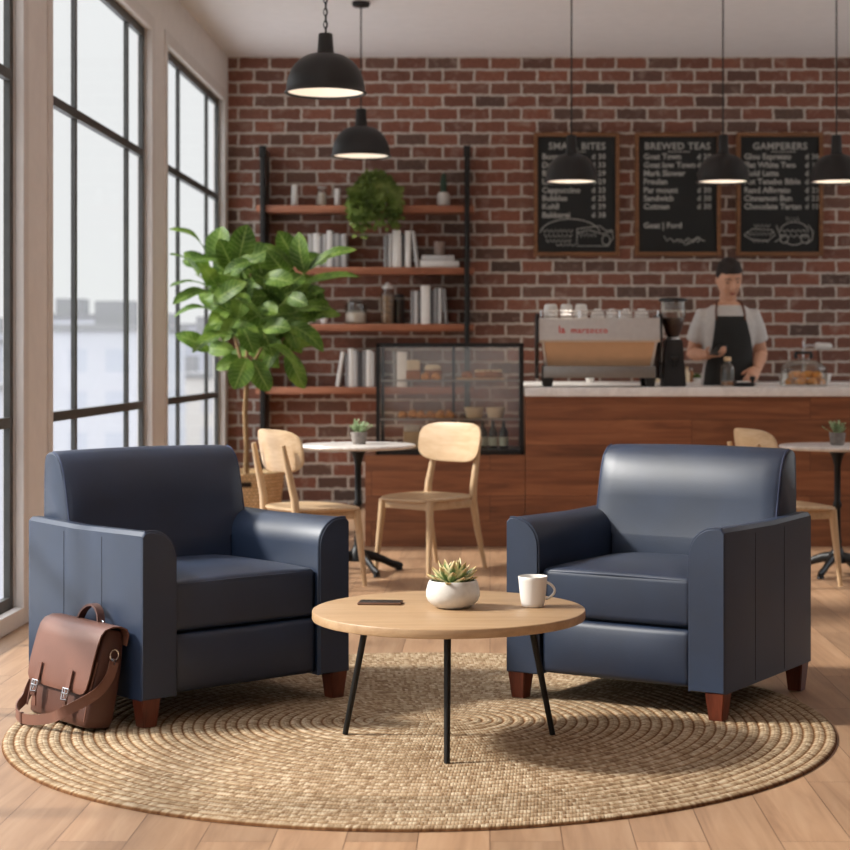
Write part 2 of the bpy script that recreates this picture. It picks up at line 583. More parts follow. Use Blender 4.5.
def lathe(bm, prof, seg=32, c=(0, 0, 0), uv=False, closed=False, mi=0, sx=1.0, sy=1.0):
    """surface of revolution about z; prof = [(r, z)...]"""
    c = Vector(c)
    rings = []
    for r, z in prof:
        if r <= 1e-6:
            rings.append([bm.verts.new(c + Vector((0, 0, z)))])
        else:
            rings.append([bm.verts.new(c + Vector((r * math.cos(2 * PI * k / seg) * sx, r * math.sin(2 * PI * k / seg) * sy, z))) for k in range(seg)])
    lay = bm.loops.layers.uv.verify() if uv else None
    pairs = list(zip(range(len(rings) - 1), range(1, len(rings))))
    if closed:
        pairs.append((len(rings) - 1, 0))
    acc = [0.0]
    for i in range(1, len(prof)):
        acc.append(acc[-1] + math.hypot(prof[i][0] - prof[i - 1][0], prof[i][1] - prof[i - 1][1]))
    rm = max(p[0] for p in prof)
    for i, j in pairs:
        A, B = rings[i], rings[j]
        for k in range(seg):
            k2 = (k + 1) % seg
            if len(A) == 1 and len(B) == 1:
                continue
            if len(A) == 1:
                vs = (A[0], B[k2], B[k])
                us = ((k, i), (k + 1, j), (k, j))
            elif len(B) == 1:
                vs = (A[k], A[k2], B[0])
                us = ((k, i), (k + 1, i), (k, j))
            else:
                vs = (A[k], A[k2], B[k2], B[k])
                us = ((k, i), (k + 1, i), (k + 1, j), (k, j))
            f = bm.faces.new(vs)
            f.material_index = mi
            if uv:
                for lp, (a, b) in zip(f.loops, us):
                    lp[lay].uv = (2 * PI * rm * a / seg, acc[b])
    return bm


def disc_capped(prof):
    """close a profile at the axis both ends"""
    return [(0.0, prof[0][1])] + prof + [(0.0, prof[-1][1])]


def loft(bm, rings, caps=True, mi=0):
    vs = [[bm.verts.new(Vector(p)) for p in ring] for ring in rings]
    n = len(vs[0])
    for A, B in zip(vs[:-1], vs[1:]):
        for k in range(n):
            bm.faces.new((A[k], A[(k + 1) % n], B[(k + 1) % n], B[k])).material_index = mi
    if caps:
        bm.faces.new(vs[0][::-1]).material_index = mi
        bm.faces.new(vs[-1]).material_index = mi
    return bm


def ball(bm, c, r, u=16, v=10, mtx=None, mi=0):
    t = bmesh.new()
    bmesh.ops.create_uvsphere(t, u_segments=u, v_segments=v, radius=1.0)
    rr = (r, r, r) if isinstance(r, (int, float)) else r
    m = Matrix.Translation(Vector(c)) @ (mtx if mtx is not None else Matrix.Identity(4)) @ Matrix.Diagonal((rr[0], rr[1], rr[2], 1))
    return add(bm, t, m, mi)


def leaf(bm, base, tip, w, nrm, bow=0.1, fold=0.2, ripple=0.0, shape='fig', nt=9, ns=4):
    base, tip, nrm = Vector(base), Vector(tip), Vector(nrm)
    ax = tip - base
    L = ax.length
    d = ax / L
    nrm = nrm - d * nrm.dot(d)
    if nrm.length < 1e-4:
        nrm = frame_of(d)[0]
    nrm.normalize()
    side = d.cross(nrm)
    lay = bm.loops.layers.uv.verify()
    grid = []
    ph = rnd.uniform(0, 6)
    for i in range(nt + 1):
        t = i / nt
        if shape == 'fig':      # broad near the tip, waisted towards the stalk
            wt = math.sin(PI * min(1, t ** 0.72)) ** 0.62 * (0.62 + 0.5 * t) if 0 < t < 1 else 0.0
            wt = max(wt, 0.03 if t < 0.5 else 0.05)
        else:                   # pointed oval
            wt = max(math.sin(PI * t ** 0.8), 0.03)
        ctr = base + ax * t + nrm * (bow * L * 4 * t * (1 - t))
        row = []
        for j in range(ns + 1):
            s = -1 + 2 * j / ns
            p = ctr + side * (s * wt * w / 2) + nrm * (fold * abs(s) * wt * w / 2 + ripple * w * math.sin(t * 11 + ph + s) * abs(s))
            row.append((bm.verts.new(p), (s, t)))
        grid.append(row)
    for i in range(nt):
        for j in range(ns):
            q = (grid[i][j], grid[i][j + 1], grid[i + 1][j + 1], grid[i + 1][j])
            f = bm.faces.new([x[0] for x in q])
            for lp, x in zip(f.loops, q):
                lp[lay].uv = x[1]
    return bm


def obj(name, bm, mat, parent=None, smooth=38, loc=None, rotz=0.0):
    me = bpy.data.meshes.new(name)
    bmesh.ops.recalc_face_normals(bm, faces=bm.faces)
    bm.to_mesh(me)
    bm.free()
    for m in (mat if isinstance(mat, (list, tuple)) else [mat]):
        me.materials.append(M[m] if isinstance(m, str) else m)
    if smooth:
        me.shade_smooth()
        me.set_sharp_from_angle(angle=R(smooth))
    o = bpy.data.objects.new(name, me)
    COL.objects.link(o)
    if parent is not None:
        o.parent = parent
    if loc is not None:
        o.location = loc
    if rotz:
        o.rotation_euler = (0, 0, rotz)
    return o


def tag(o, label=None, cat=None, group=None, kind=None):
    if label:
        o['label'] = label
    if cat:
        o['category'] = cat
    if group:
        o['group'] = group
    if kind:
        o['kind'] = kind
    return o


def thing(name, label, cat, loc=(0, 0, 0), rotz=0.0, group=None):
    o = bpy.data.objects.new(name, None)
    o.empty_display_size = 0.1
    COL.objects.link(o)
    o.location = loc
    o.rotation_euler = (0, 0, rotz)
    return tag(o, label, cat, group)


def single(name, bm, mat, label, cat, loc=(0, 0, 0), rotz=0.0, group=None, smooth=38):
    return tag(obj(name, bm, mat, None, smooth, loc, rotz), label, cat, group)


def struct(name, bm, mat, parent=None, label=None, cat=None, smooth=0):
    o = obj(name, bm, mat, parent, smooth)
    if parent is None:
        tag(o, label, cat, kind='structure')
    return o


def dup(root, loc, rotz=None, label=None, group=None):
    r = root.copy()
    COL.objects.link(r)
    r.location = loc
    if rotz is not None:
        r.rotation_euler = (0, 0, rotz)
    tag(r, label, None, group)
    for ch in list(root.children):
        c = ch.copy()
        COL.objects.link(c)
        c.parent = r
        for g in list(ch.children):
            d = g.copy()
            COL.objects.link(d)
            d.parent = c
    return r


def apply_mods(o):
    dg = bpy.context.evaluated_depsgraph_get()
    me = bpy.data.meshes.new_from_object(o.evaluated_get(dg))
    o.modifiers.clear()
    o.data = me
    return o


ORD = ['first', 'second', 'third', 'fourth', 'fifth', 'sixth', 'seventh', 'eighth', 'ninth', 'tenth', 'eleventh', 'twelfth']
SKY, SUN, EXPO = 1.0, 6.2, 0.0

# ------------------------------------------------------------------ the room
XL, XR, YB, YF, ZC = -1.965, 4.6, 13.2, -2.2, 3.378
XW = -2.015            # plane of the window frames
XO = -2.045            # outer face of the window wall

b = new(); box(b, XO, XR + 0.2, YF - 0.2, YB + 0.25, -0.12, 0.0)
struct('floor', b, 'floor')
b = new(); box(b, XO, XR + 0.2, YF - 0.2, YB + 0.25, ZC, ZC + 0.15)
struct('ceiling', b, 'ceiling')
b = new(); box(b, XO, XR + 0.2, YB, YB + 0.25, 0, ZC)
struct('wall_back', b, 'brick')
b = new()
RO = (7.2, 12.6)      # unseen side window added to light the back of the room
box(b, XR, XR + 0.2, YF, RO[0], 0, ZC)
box(b, XR, XR + 0.2, RO[1], YB, 0, ZC)
box(b, XR, XR + 0.2, RO[0], RO[1], 0, 1.0)
box(b, XR, XR + 0.2, RO[0], RO[1], 3.1, ZC)
struct('wall_right', b, 'brick')
b = new()
for y in (RO[0], 9.0, 10.8, RO[1] - 0.05):
    box(b, XR + 0.08, XR + 0.12, y, y + 0.05, 1.0, 3.1)
for z in (1.0, 3.05):
    box(b, XR + 0.08, XR + 0.12, RO[0], RO[1], z, z + 0.05)
struct('window_5', b, 'frame')

# left wall: piers between tall windows, a header above and a kerb below
OPEN = [(-1.6, 1.9), (2.5, 7.39), (7.88, 10.2), (10.69, 13.0)]  # second opening widened out of view so the sun reaches the table
ZO0, ZO1 = 0.07, 3.03
b = new()
edges = [YF - 0.2] + [v for o in OPEN for v in o] + [YB]
for i in range(0, len(edges), 2):
    box(b, XO, XL, edges[i], edges[i + 1], 0, ZC)
for y0, y1 in OPEN:
    box(b, XO, XL, y0, y1, ZO1, ZC)
    box(b, XO, XL, y0, y1, 0, ZO0)
struct('wall_left', b, 'plaster')

# front wall behind the camera: unseen, one wide opening added for fill daylight
b = new()
FO = [(-1.6, 0.6)]
fe = [XO] + [v for o in FO for v in o] + [XR + 0.2]
for i in range(0, len(fe), 2):
    box(b, fe[i], fe[i + 1], YF - 0.2, YF, 0, ZC)
for x0, x1 in FO:
    box(b, x0, x1, YF - 0.2, YF, 2.9, ZC)
    box(b, x0, x1, YF - 0.2, YF, 0, 0.4)
struct('wall_front', b, 'walnut')

# windows
def window(idx, y0, y1, mull, rails=(0.85, 2.30)):
    b = new()
    fx0, fx1 = XW - 0.014, XW + 0.012
    t = 0.05
    box(b, fx0, fx1, y0, y0 + t, ZO0, ZO1)
    box(b, fx0, fx1, y1 - t, y1, ZO0, ZO1)
    box(b, fx0, fx1, y0 + t, y1 - t, ZO0, ZO0 + t)
    box(b, fx0, fx1, y0 + t, y1 - t, ZO1 - t, ZO1)
    w = struct('window_%d' % idx, b, 'frame')
    for y in mull:
        b = new(); box(b, XW - 0.012, XW + 0.010, y - 0.02, y + 0.02, ZO0 + t, ZO1 - t)
        obj('mullion', b, 'frame', w, 0)
    for z in rails:
        b = new(); box(b, XW - 0.013, XW + 0.018, y0 + t, y1 - t, z - 0.022, z + 0.022)
        obj('transom', b, 'frame', w, 0)
    b = new(); box(b, XW - 0.003, XW + 0.001, y0 + t, y1 - t, ZO0 + t, ZO1 - t)
    obj('pane', b, 'glass', w, 0)
    return w


window(1, *OPEN[0], (-0.9, 0.2, 1.3))
window(2, *OPEN[1], (3.1, 4.3, 5.5, 6.85))
window(3, *OPEN[2], (8.53, 9.75))
window(4, *OPEN[3], (11.36, 12.5))
n = 0
for y0, y1 in OPEN:
    b = new()
    e, w = 0.01, 0.075
    box(b, XL - 0.03, XL + e, y0 - w, y0 + 0.004, 0.0, ZO1 + w, 0.006)
    box(b, XL - 0.03, XL + e, y1 - 0.004, y1 + w, 0.0, ZO1 + w, 0.006)
    box(b, XL - 0.03, XL + e, y0, y1, ZO1 - 0.004, ZO1 + w, 0.006)
    box(b, XL - 0.03, XL + e, y0, y1, 0.0, ZO0 + 0.004, 0.004)
    n += 1
    struct('trim_%d' % n, b, 'casing')
b = new()
cuts = [YF] + [v for (p, q) in OPEN for v in (p - 0.075, q + 0.075)] + [YB]
for i in range(0, len(cuts), 2):
    if cuts[i + 1] - cuts[i] > 0.02:
        box(b, XL, XL + 0.016, cuts[i], cuts[i + 1], 0, 0.1, 0.004)
struct('baseboard_left', b, 'casing')

# ------------------------------------------------------------------ city outside, haze put into its pale colours (the room is high above the street)
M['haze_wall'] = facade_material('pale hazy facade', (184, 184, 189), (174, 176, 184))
M['haze_wall_warm'] = facade_material('warm hazy facade', (192, 187, 182), (180, 178, 180), 4.0, 3.6)
M['haze_wall_blue'] = facade_material('bluish hazy facade', (176, 176, 182), (170, 171, 178), 3.4, 3.2)
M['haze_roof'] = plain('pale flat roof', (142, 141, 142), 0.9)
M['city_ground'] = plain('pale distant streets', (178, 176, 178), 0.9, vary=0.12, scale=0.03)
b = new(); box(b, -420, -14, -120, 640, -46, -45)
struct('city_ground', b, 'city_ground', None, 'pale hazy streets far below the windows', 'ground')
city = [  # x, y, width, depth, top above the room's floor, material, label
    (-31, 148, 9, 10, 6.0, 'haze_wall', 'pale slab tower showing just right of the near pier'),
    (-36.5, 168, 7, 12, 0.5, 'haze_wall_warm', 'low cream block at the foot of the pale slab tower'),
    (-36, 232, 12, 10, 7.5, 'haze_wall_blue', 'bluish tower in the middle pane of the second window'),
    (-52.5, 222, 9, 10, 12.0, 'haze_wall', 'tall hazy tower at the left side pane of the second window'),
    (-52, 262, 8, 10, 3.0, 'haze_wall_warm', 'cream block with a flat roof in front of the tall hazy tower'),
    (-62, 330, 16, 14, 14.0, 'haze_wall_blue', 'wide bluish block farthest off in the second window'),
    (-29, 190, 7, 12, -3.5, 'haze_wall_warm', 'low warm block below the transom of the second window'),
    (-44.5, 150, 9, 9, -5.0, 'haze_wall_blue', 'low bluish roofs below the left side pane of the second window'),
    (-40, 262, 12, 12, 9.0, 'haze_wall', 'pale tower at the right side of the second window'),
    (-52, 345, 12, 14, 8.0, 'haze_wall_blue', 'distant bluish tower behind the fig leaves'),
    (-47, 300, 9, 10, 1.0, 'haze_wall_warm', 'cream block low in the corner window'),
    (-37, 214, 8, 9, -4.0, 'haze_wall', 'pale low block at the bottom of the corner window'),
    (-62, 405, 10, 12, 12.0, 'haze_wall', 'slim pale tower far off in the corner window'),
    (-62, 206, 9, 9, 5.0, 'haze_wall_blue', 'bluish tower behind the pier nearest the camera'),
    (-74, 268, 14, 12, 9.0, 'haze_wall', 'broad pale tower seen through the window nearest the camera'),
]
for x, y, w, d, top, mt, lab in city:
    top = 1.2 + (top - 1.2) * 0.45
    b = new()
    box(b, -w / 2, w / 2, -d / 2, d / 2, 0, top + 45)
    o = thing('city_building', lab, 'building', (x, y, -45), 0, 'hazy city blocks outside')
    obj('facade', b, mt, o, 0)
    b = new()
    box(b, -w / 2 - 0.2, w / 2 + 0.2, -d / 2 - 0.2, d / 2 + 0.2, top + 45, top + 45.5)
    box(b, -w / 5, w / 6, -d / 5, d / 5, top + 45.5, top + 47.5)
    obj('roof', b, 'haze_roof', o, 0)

# ------------------------------------------------------------------ rug
RUG = Vector((-0.205, 5.40, 0.0))
RT = 0.011
def make_rug():
    RR, A0, NR, NA = 1.245, 0.085, 36, 288
    fr = (0.0, 0.18, 0.5, 0.82)
    ringw = RR / NR
    prof = []
    for i in range(NR):
        for f in fr:
            z = RT - 0.0045 * abs(2 * f - 1) ** 3
            prof.append(((i + f) * ringw, z, i + f))
    prof.append((RR, RT - 0.005, NR - 1e-3))
    prof.append((RR + 0.002, 0.001, NR - 1e-3))
    bm = new()
    lay = bm.loops.layers.uv.verify()
    rows = []
    for r, z, v in prof:
        row = []
        for k in range(NA):
            th = 2 * PI * k / NA
            x = math.cos(th) * (A0 + r * (RR - A0) / RR)
            y = math.sin(th) * r
            row.append(bm.verts.new((x, y + (0.0005 * math.cos(th) if r == 0 else 0), z)))
        rows.append(row)
    for i in range(len(prof) - 1):
        rc = (math.floor(min(prof[i][2], NR - 0.01)) + 0.5) * ringw + A0 * 0.6
        for k in range(NA):
            k2 = (k + 1) % NA
            f = bm.faces.new((rows[i][k], rows[i][k2], rows[i + 1][k2], rows[i + 1][k]))
            uu = (2 * PI * k / NA * rc, 2 * PI * (k + 1) / NA * rc)
            v0, v1 = prof[i][2] + 1e-3, prof[i + 1][2] - 1e-3
            for lp, uvv in zip(f.loops, ((uu[0], v0), (uu[1], v0), (uu[1], v1), (uu[0], v1))):
                lp[lay].uv = uvv
    bm.faces.new([v for v in rows[-1]])
    return bm
single('area_rug', make_rug(), 'rug', 'round braided jute rug on the oak floor under the armchairs and coffee table', 'rug', RUG, smooth=80)


# ------------------------------------------------------------------ armchairs
CW, CD, ARM_W, ARM_Z, Z0 = 0.775, 0.722, 0.12, 0.588, 0.083

def arm_profile():
    """outline of an armrest in (x from the outer side, z)"""
    pts = [(0.0, Z0), (0.0, ARM_Z - 0.012), (0.012, ARM_Z)]
    r = 0.085
    cx, cz = ARM_W - r, ARM_Z - r * 1.05
    pts.append((0.03, ARM_Z + 0.001))
    for k in range(9):
        a = PI / 2 - k / 8 * PI / 2
        pts.append((cx + r * math.cos(a), cz + r * 1.05 * math.sin(a)))
    pts.append((ARM_W, 0.4))
    pts.append((ARM_W, Z0))
    return pts

def armchair(name_label, loc, rotz, lift, side_group):
    t = thing('armchair', name_label, 'armchair', (loc[0], loc[1], lift), rotz, side_group)
    H = CW / 2
    prof = arm_profile()
    cx, cz = ARM_W / 2, 0.34
    for s in (-1, 1):
        b = new()
        rings = []
        for y, k in ((0.0, 0.945), (0.003, 0.975), (0.012, 1.0), (0.2, 1.0), (0.4, 1.0), (CD - 0.012, 1.0), (CD - 0.003, 0.985), (CD, 0.96)):
            dip = -0.006 * math.sin(PI * min(1, max(0, (y - 0.1) / 0.6)))
            ring = []
            for x, z in prof:
                xx = cx + (x - cx) * (k if k < 1 else 1)
                zz = cz + (z - cz) * (1 - (1 - k) * 0.35)
                if z > 0.5:
                    zz += dip
                ring.append((s * (H - xx), y, zz))
            rings.append(ring)
        loft(b, rings)
        a = obj('armrest', b, 'leather', t, 32)
        b = new()
        pp = [(s * (H - x), 0.008, z) for x, z in prof[2:]]
        tube(b, pp, 0.0042, 6)
        obj('piping', b, 'leather', a)
        for yy in (0.24, 0.48):
            b = new()
            tube(b, [(s * (H - 0.0005), yy, Z0 + 0.01), (s * (H - 0.0005), yy, ARM_Z - 0.03)], 0.0016, 6)
            obj('seam', b, 'seam', a)
    iw = H - ARM_W - 0.003
    # seat cushion
    def cushion(x0, x1, y0, y1, z0, z1, crown, bev, front=0.0):
        b = new()
        tmp = bmesh.new()
        bmesh.ops.create_cube(tmp, size=1.0)
        tmp.transform(Matrix.Translation(((x0 + x1) / 2, (y0 + y1) / 2, (z0 + z1) / 2)) @ Matrix.Diagonal((x1 - x0, y1 - y0, z1 - z0, 1)))
        bmesh.ops.bevel(tmp, geom=list(tmp.edges), offset=bev, segments=4, profile=0.6, affect='EDGES')
        bmesh.ops.subdivide_edges(tmp, edges=[e for e in tmp.edges if e.calc_length() > 0.12], cuts=7, use_grid_fill=True)
        for v in tmp.verts:
            u = (v.co.x - (x0 + x1) / 2) / ((x1 - x0) / 2)
            w = (v.co.y - (y0 + y1) / 2) / ((y1 - y0) / 2)
            q = (v.co.z - (z0 + z1) / 2) / ((z1 - z0) / 2)
            k = max(0, 1 - u ** 4) * max(0, 1 - w ** 4)
            if q > 0:
                v.co.z += crown * k * q
            if front and w < 0:
                v.co.y -= front * max(0, 1 - u ** 4) * max(0, 1 - q ** 2) * -w
        return add(b, tmp)
    sc = obj('seat_cushion', cushion(-iw, iw, 0.02, 0.56, 0.275, 0.428, 0.022, 0.02, 0.004), 'leather', t, 60)
    b = new()
    tube(b, [(-iw + 0.012, 0.024, 0.418), (0, 0.02, 0.421), (iw - 0.012, 0.024, 0.418)], 0.0028, 6)
    obj('piping', b, 'leather', sc)
    obj('front_panel', cushion(-iw, iw, 0.016, 0.09, 0.09, 0.268, 0.0, 0.02, 0.014), 'leather', t, 60)
    b = new()
    box(b, -iw - 0.002, iw + 0.002, 0.06, CD - 0.03, 0.10, 0.27)
    box(b, -iw - 0.002, iw + 0.002, CD - 0.06, CD - 0.004, 0.09, 0.585, 0.008)
    obj('base', b, 'leather', t)
    # backrest: a full width block that sits on the arms and runs down between them
    def back_loop(zb):
        front = [(0.49, 0.40), (0.503, 0.5), (0.519, 0.572), (0.531, 0.63), (0.543, 0.68), (0.557, 0.73), (0.575, 0.768), (0.6, 0.792), (0.628, 0.801)]
        pts = [(p[0] + 0.014, p[1]) for p in front if p[1] >= zb - 1e-6]
        rear = [(0.655, 0.801), (0.675, 0.792), (0.684, 0.77), (0.688, 0.7), (0.69, zb)]
        return pts + [(p[0] + 0.02, p[1]) for p in rear]
    def bulge(x, z, hw):
        u = x / hw
        return max(0, 1 - u ** 4) * (0.022 * math.exp(-((z - 0.675) / 0.09) ** 2) + 0.008 * math.exp(-((z - 0.5) / 0.07) ** 2))
    def block(hw, zb, bev, top=True):
        b = new()
        loop = back_loop(zb) if top else [(0.504, 0.40), (0.5105, 0.45), (0.517, 0.5), (0.52, 0.512), (0.70, 0.512), (0.70, 0.40)]
        my = sum(p[0] for p in loop) / len(loop)
        mz = sum(p[1] for p in loop) / len(loop)
        xs = [(-hw, 0.86), (-hw + bev * 0.25, 0.94), (-hw + bev, 1.0)]
        nx = 14
        mids = [(-hw + bev + (2 * hw - 2 * bev) * i / nx, 1.0) for i in range(1, nx)]
        xs = xs + mids + [(-x, k) for x, k in xs[::-1]]
        rings = []
        for x, k in xs:
            ring = []
            for y, z in loop:
                yy, zz = my + (y - my) * k, mz + (z - mz) * (1 - (1 - k) * 0.5)
                if y < 0.6 and k == 1.0:
                    yy -= bulge(x, z, 0.36)
                if z > 0.78:
                    zz += 0.006 * max(0, 1 - (x / hw) ** 2)
                ring.append((x, yy, zz))
            rings.append(ring)
        return loft(b, rings)
    b = block(0.343, 0.50, 0.022)
    tmp = block(iw + 0.001, 0.40, 0.004, False)
    add(b, tmp)
    bk = obj('backrest', b, 'leather', t, 50)
    for s in (-1, 1):
        b = new()
        pts = [(s * 0.336, y + 0.004, z) for y, z in [p for p in back_loop(0.572)[:7]]]
        tube(b, pts, 0.0032, 6)
        obj('piping', b, 'edge_highlight', bk)  # lighter raised edge stands in for a highlight on the backrest
    ca, sa = math.cos(rotz), math.sin(rotz)
    for sx in (-1, 1):
        for y in (0.036, CD - 0.045):
            x = sx * (H - 0.036)
            wx, wy = loc[0] + ca * x - sa * y, loc[1] + sa * x + ca * y
            on = math.hypot(wx - RUG.x, wy - RUG.y) < 1.235
            z = 0.0 if on else -lift + 0.0005
            b = new()
            top, bot = 0.033, 0.023
            loft(b, [[(x + q * bot, y + w * bot, z) for q, w in ((-1, -1), (1, -1), (1, 1), (-1, 1))],
                     [(x + q * top, y + w * top, Z0 + 0.012) for q, w in ((-1, -1), (1, -1), (1, 1), (-1, 1))]])
            bmesh.ops.bevel(b, geom=[e for e in b.edges if abs((e.verts[0].co - e.verts[1].co).z) > 0.03], offset=0.003, segments=2, affect='EDGES')
            obj('leg', b, 'leg_wood', t)
    return t

LA = R(41.8)
LC = Vector((-0.749, 5.508))      # middle of the front edge, left armchair
RA = R(-31.5)
RC = Vector((0.382, 5.552))
armchair('navy leather armchair beside the windows with a satchel leaning on it', LC, LA, RT, 'navy armchairs')
armchair('navy leather armchair in the sunlight in front of the bar counter', RC, RA, RT, 'navy armchairs')

# ------------------------------------------------------------------ satchel leaning on the left armchair
def satchel():
    ca, sa = math.cos(LA), math.sin(LA)
    ex, ey = Vector((ca, sa, 0)), Vector((-sa, ca, 0))
    corner = Vector((LC.x, LC.y, 0)) - ex * (CW / 2)
    # local axes: x runs along the chair's side away from the camera, y out of the chair
    lean = R(17)
    org = corner + ey * 0.062 - ex * 0.062
    org.z = RT
    t = thing('satchel', 'brown leather satchel leaning on the left armchair', 'bag', org, 0)
    X, Y = ey, -ex
    def P(u, v, w):
        """u along the chair, v outwards through the bag, w up the leaning bag"""
        y = v * math.cos(lean) - (w - 0.0) * math.sin(lean) * 0.75
        z = w * math.cos(lean) + v * math.sin(lean) * 0.5
        return X * u + Y * y + Vector((0, 0, max(z, 0.0)))
    W = 0.362
    # body
    b = new()
    rings = []
    N = 24
    for w, dep, ins in ((0.0, 0.085, 0.012), (0.006, 0.098, 0.003), (0.03, 0.104, 0.0), (0.1, 0.104, 0.002), (0.18, 0.097, 0.006), (0.25, 0.085, 0.012), (0.285, 0.07, 0.018), (0.296, 0.055, 0.022)):
        ring = []
        for k in range(N):
            a = 2 * PI * k / N
            c, s = math.cos(a), math.sin(a)
            q = 0.22
            u = W / 2 + (W / 2 - ins) * math.copysign(abs(c) ** q, c)
            v = 0.05 + dep / 2 * math.copysign(abs(s) ** q, s)
            v += 0.012 * (1 if s > 0 else 0) * math.cos(PI * (u / W - 0.5)) * math.sin(PI * min(1, w / 0.3))
            ring.append(P(u, v, w))
        rings.append(ring)
    loft(b, rings)
    obj('body', b, 'tan_dark', t, 50)
    # front flap with rounded lower corners, wrapping over the top
    b = new()
    path = [(0.012, 0.255), (0.012, 0.288), (0.022, 0.305), (0.045, 0.312), (0.075, 0.31), (0.1, 0.298), (0.111, 0.28), (0.116, 0.25), (0.12, 0.2), (0.122, 0.15), (0.122, 0.118), (0.121, 0.104), (0.12, 0.098)]
    rows = []
    for i, (v, w) in enumerate(path):
        cut = 0.0
        if i >= len(path) - 3:
            cut = (0.006, 0.018, 0.036)[i - (len(path) - 3)]
        row = []
        for j in range(13):
            s = j / 12
            u = -0.006 + cut + (W + 0.012 - 2 * cut) * s
            vv = v + 0.008 * math.sin(PI * s) * (1 if i > 5 else 0)
            row.append(P(u, vv, w))
        rows.append(row)
    vr = [[b.verts.new(p) for p in row] for row in rows]
    for A, B in zip(vr[:-1], vr[1:]):
        for j in range(12):
            b.faces.new((A[j], A[j + 1], B[j + 1], B[j]))
    bmesh.ops.recalc_face_normals(b, faces=b.faces)
    bmesh.ops.solidify(b, geom=list(b.faces), thickness=0.004)
    obj('flap', b, 'tan_leather', t, 50)
    # front gusset piping
    for u in (0.003, W - 0.003):
        b = new()
        tube(b, [P(u, 0.104, 0.02), P(u, 0.106, 0.1), P(u, 0.1, 0.2)], 0.003, 6)
        obj('piping', b, 'tan_leather', t)
    # handle
    b = new()
    hp = [P(W / 2 - 0.065 + 0.13 * i / 10, 0.045, 0.308 + 0.052 * math.sin(PI * i / 10) ** 0.6) for i in range(11)]
    ribbon(b, hp, 0.024, 0.007, Y)
    h = obj('handle', b, 'tan_dark', t, 40)
    for u in (W / 2 - 0.068, W / 2 + 0.068):
        b = new()
        tube(b, [P(u - 0.012, 0.045, 0.312), P(u, 0.045, 0.318), P(u + 0.012, 0.045, 0.312)], 0.003, 6)
        obj('handle_ring', b, 'chrome', h)
    # closing straps with buckles
    for u in (0.085, W - 0.085):
        b = new()
        ribbon(b, [P(u, 0.134, 0.165), P(u, 0.1345, 0.12), P(u, 0.136, 0.095), P(u, 0.133, 0.06), P(u - 0.003, 0.128, 0.03)], 0.022, 0.004, X)
        s = obj('closing_strap', b, 'tan_leather', t, 40)
        b = new()
        q = [(u - 0.016, 0.075), (u + 0.016, 0.075), (u + 0.016, 0.108), (u - 0.016, 0.108)]
        tube(b, [P(x, 0.139, z) for x, z in q], 0.0032, 6, closed=True)
        tube(b, [P(u - 0.016, 0.141, 0.093), P(u + 0.016, 0.141, 0.093)], 0.0025, 6)
        tube(b, [P(u, 0.142, 0.108), P(u, 0.142, 0.08)], 0.0018, 6)
        obj('buckle', b, 'chrome', s)
        b = new()
        ribbon(b, [P(u - 0.014, 0.1385, 0.066), P(u + 0.014, 0.1385, 0.066)], 0.009, 0.004, Vector((0, 0, 1)))
        obj('strap_keeper', b, 'tan_dark', s)
    # shoulder strap lying round the front of the bag
    b = new()
    ring_p = P(-0.004, 0.05, 0.225)
    up = Vector((0, 0, 1))
    ctrl = [P(-0.012, 0.05, 0.205), P(-0.014, 0.06, 0.15), P(-0.012, 0.1, 0.1), X * 0.03 + Y * 0.15 + up * 0.066, X * 0.09 + Y * 0.155 + up * 0.042,
            X * 0.17 + Y * 0.168 + up * 0.026, X * 0.25 + Y * 0.167 + up * 0.018, X * 0.32 + Y * 0.15 + up * 0.02, X * 0.364 + Y * 0.125 + up * 0.03, X * 0.378 + Y * 0.09 + up * 0.055,
            X * 0.376 + Y * 0.06 + up * 0.11, P(W + 0.008, 0.05, 0.16), P(W + 0.006, 0.05, 0.21)]
    pts = []
    for i in range(len(ctrl) - 1):
        p0, p1, p2, p3 = ctrl[max(i - 1, 0)], ctrl[i], ctrl[i + 1], ctrl[min(i + 2, len(ctrl) - 1)]
        for k in range(5):
            f = k / 5
            pts.append(0.5 * ((2 * p1) + (p2 - p0) * f + (2 * p0 - 5 * p1 + 4 * p2 - p3) * f * f + (3 * p1 - p0 - 3 * p2 + p3) * f ** 3))
    pts.append(ctrl[-1])
    wd = []
    n = len(pts)
    for i in range(n):
        f = i / (n - 1)
        if f < 0.18:
            wd.append(Y.lerp(up, max(0, (f - 0.06) / 0.12)) + Vector((0, 0, 0.001)))
        elif f > 0.85:
            wd.append(up.lerp(Y, min(1, (f - 0.85) / 0.12)) + Vector((0, 0, 0.001)))
        else:
            wd.append(up)
    ribbon(b, pts, 0.031, 0.004, wd)
    s = obj('shoulder_strap', b, 'tan_leather', t, 50)
    b = new()
    m = len(pts) * 6 // 12
    ribbon(b, [pts[m] , pts[m + 1].lerp(pts[m], 0.2)], 0.036, 0.009, up)
    obj('strap_keeper', b, 'tan_dark', s)
    b = new()
    tube(b, [ring_p + Y * (0.014 * math.cos(a)) + up * (0.016 * math.sin(a)) for a in [2 * PI * k / 12 for k in range(12)]], 0.0028, 6, closed=True)
    tube(b, [P(-0.008, 0.05, 0.213), P(-0.01, 0.05, 0.195)], 0.006, 8)
    obj('strap_ring', b, 'chrome', t)
satchel()

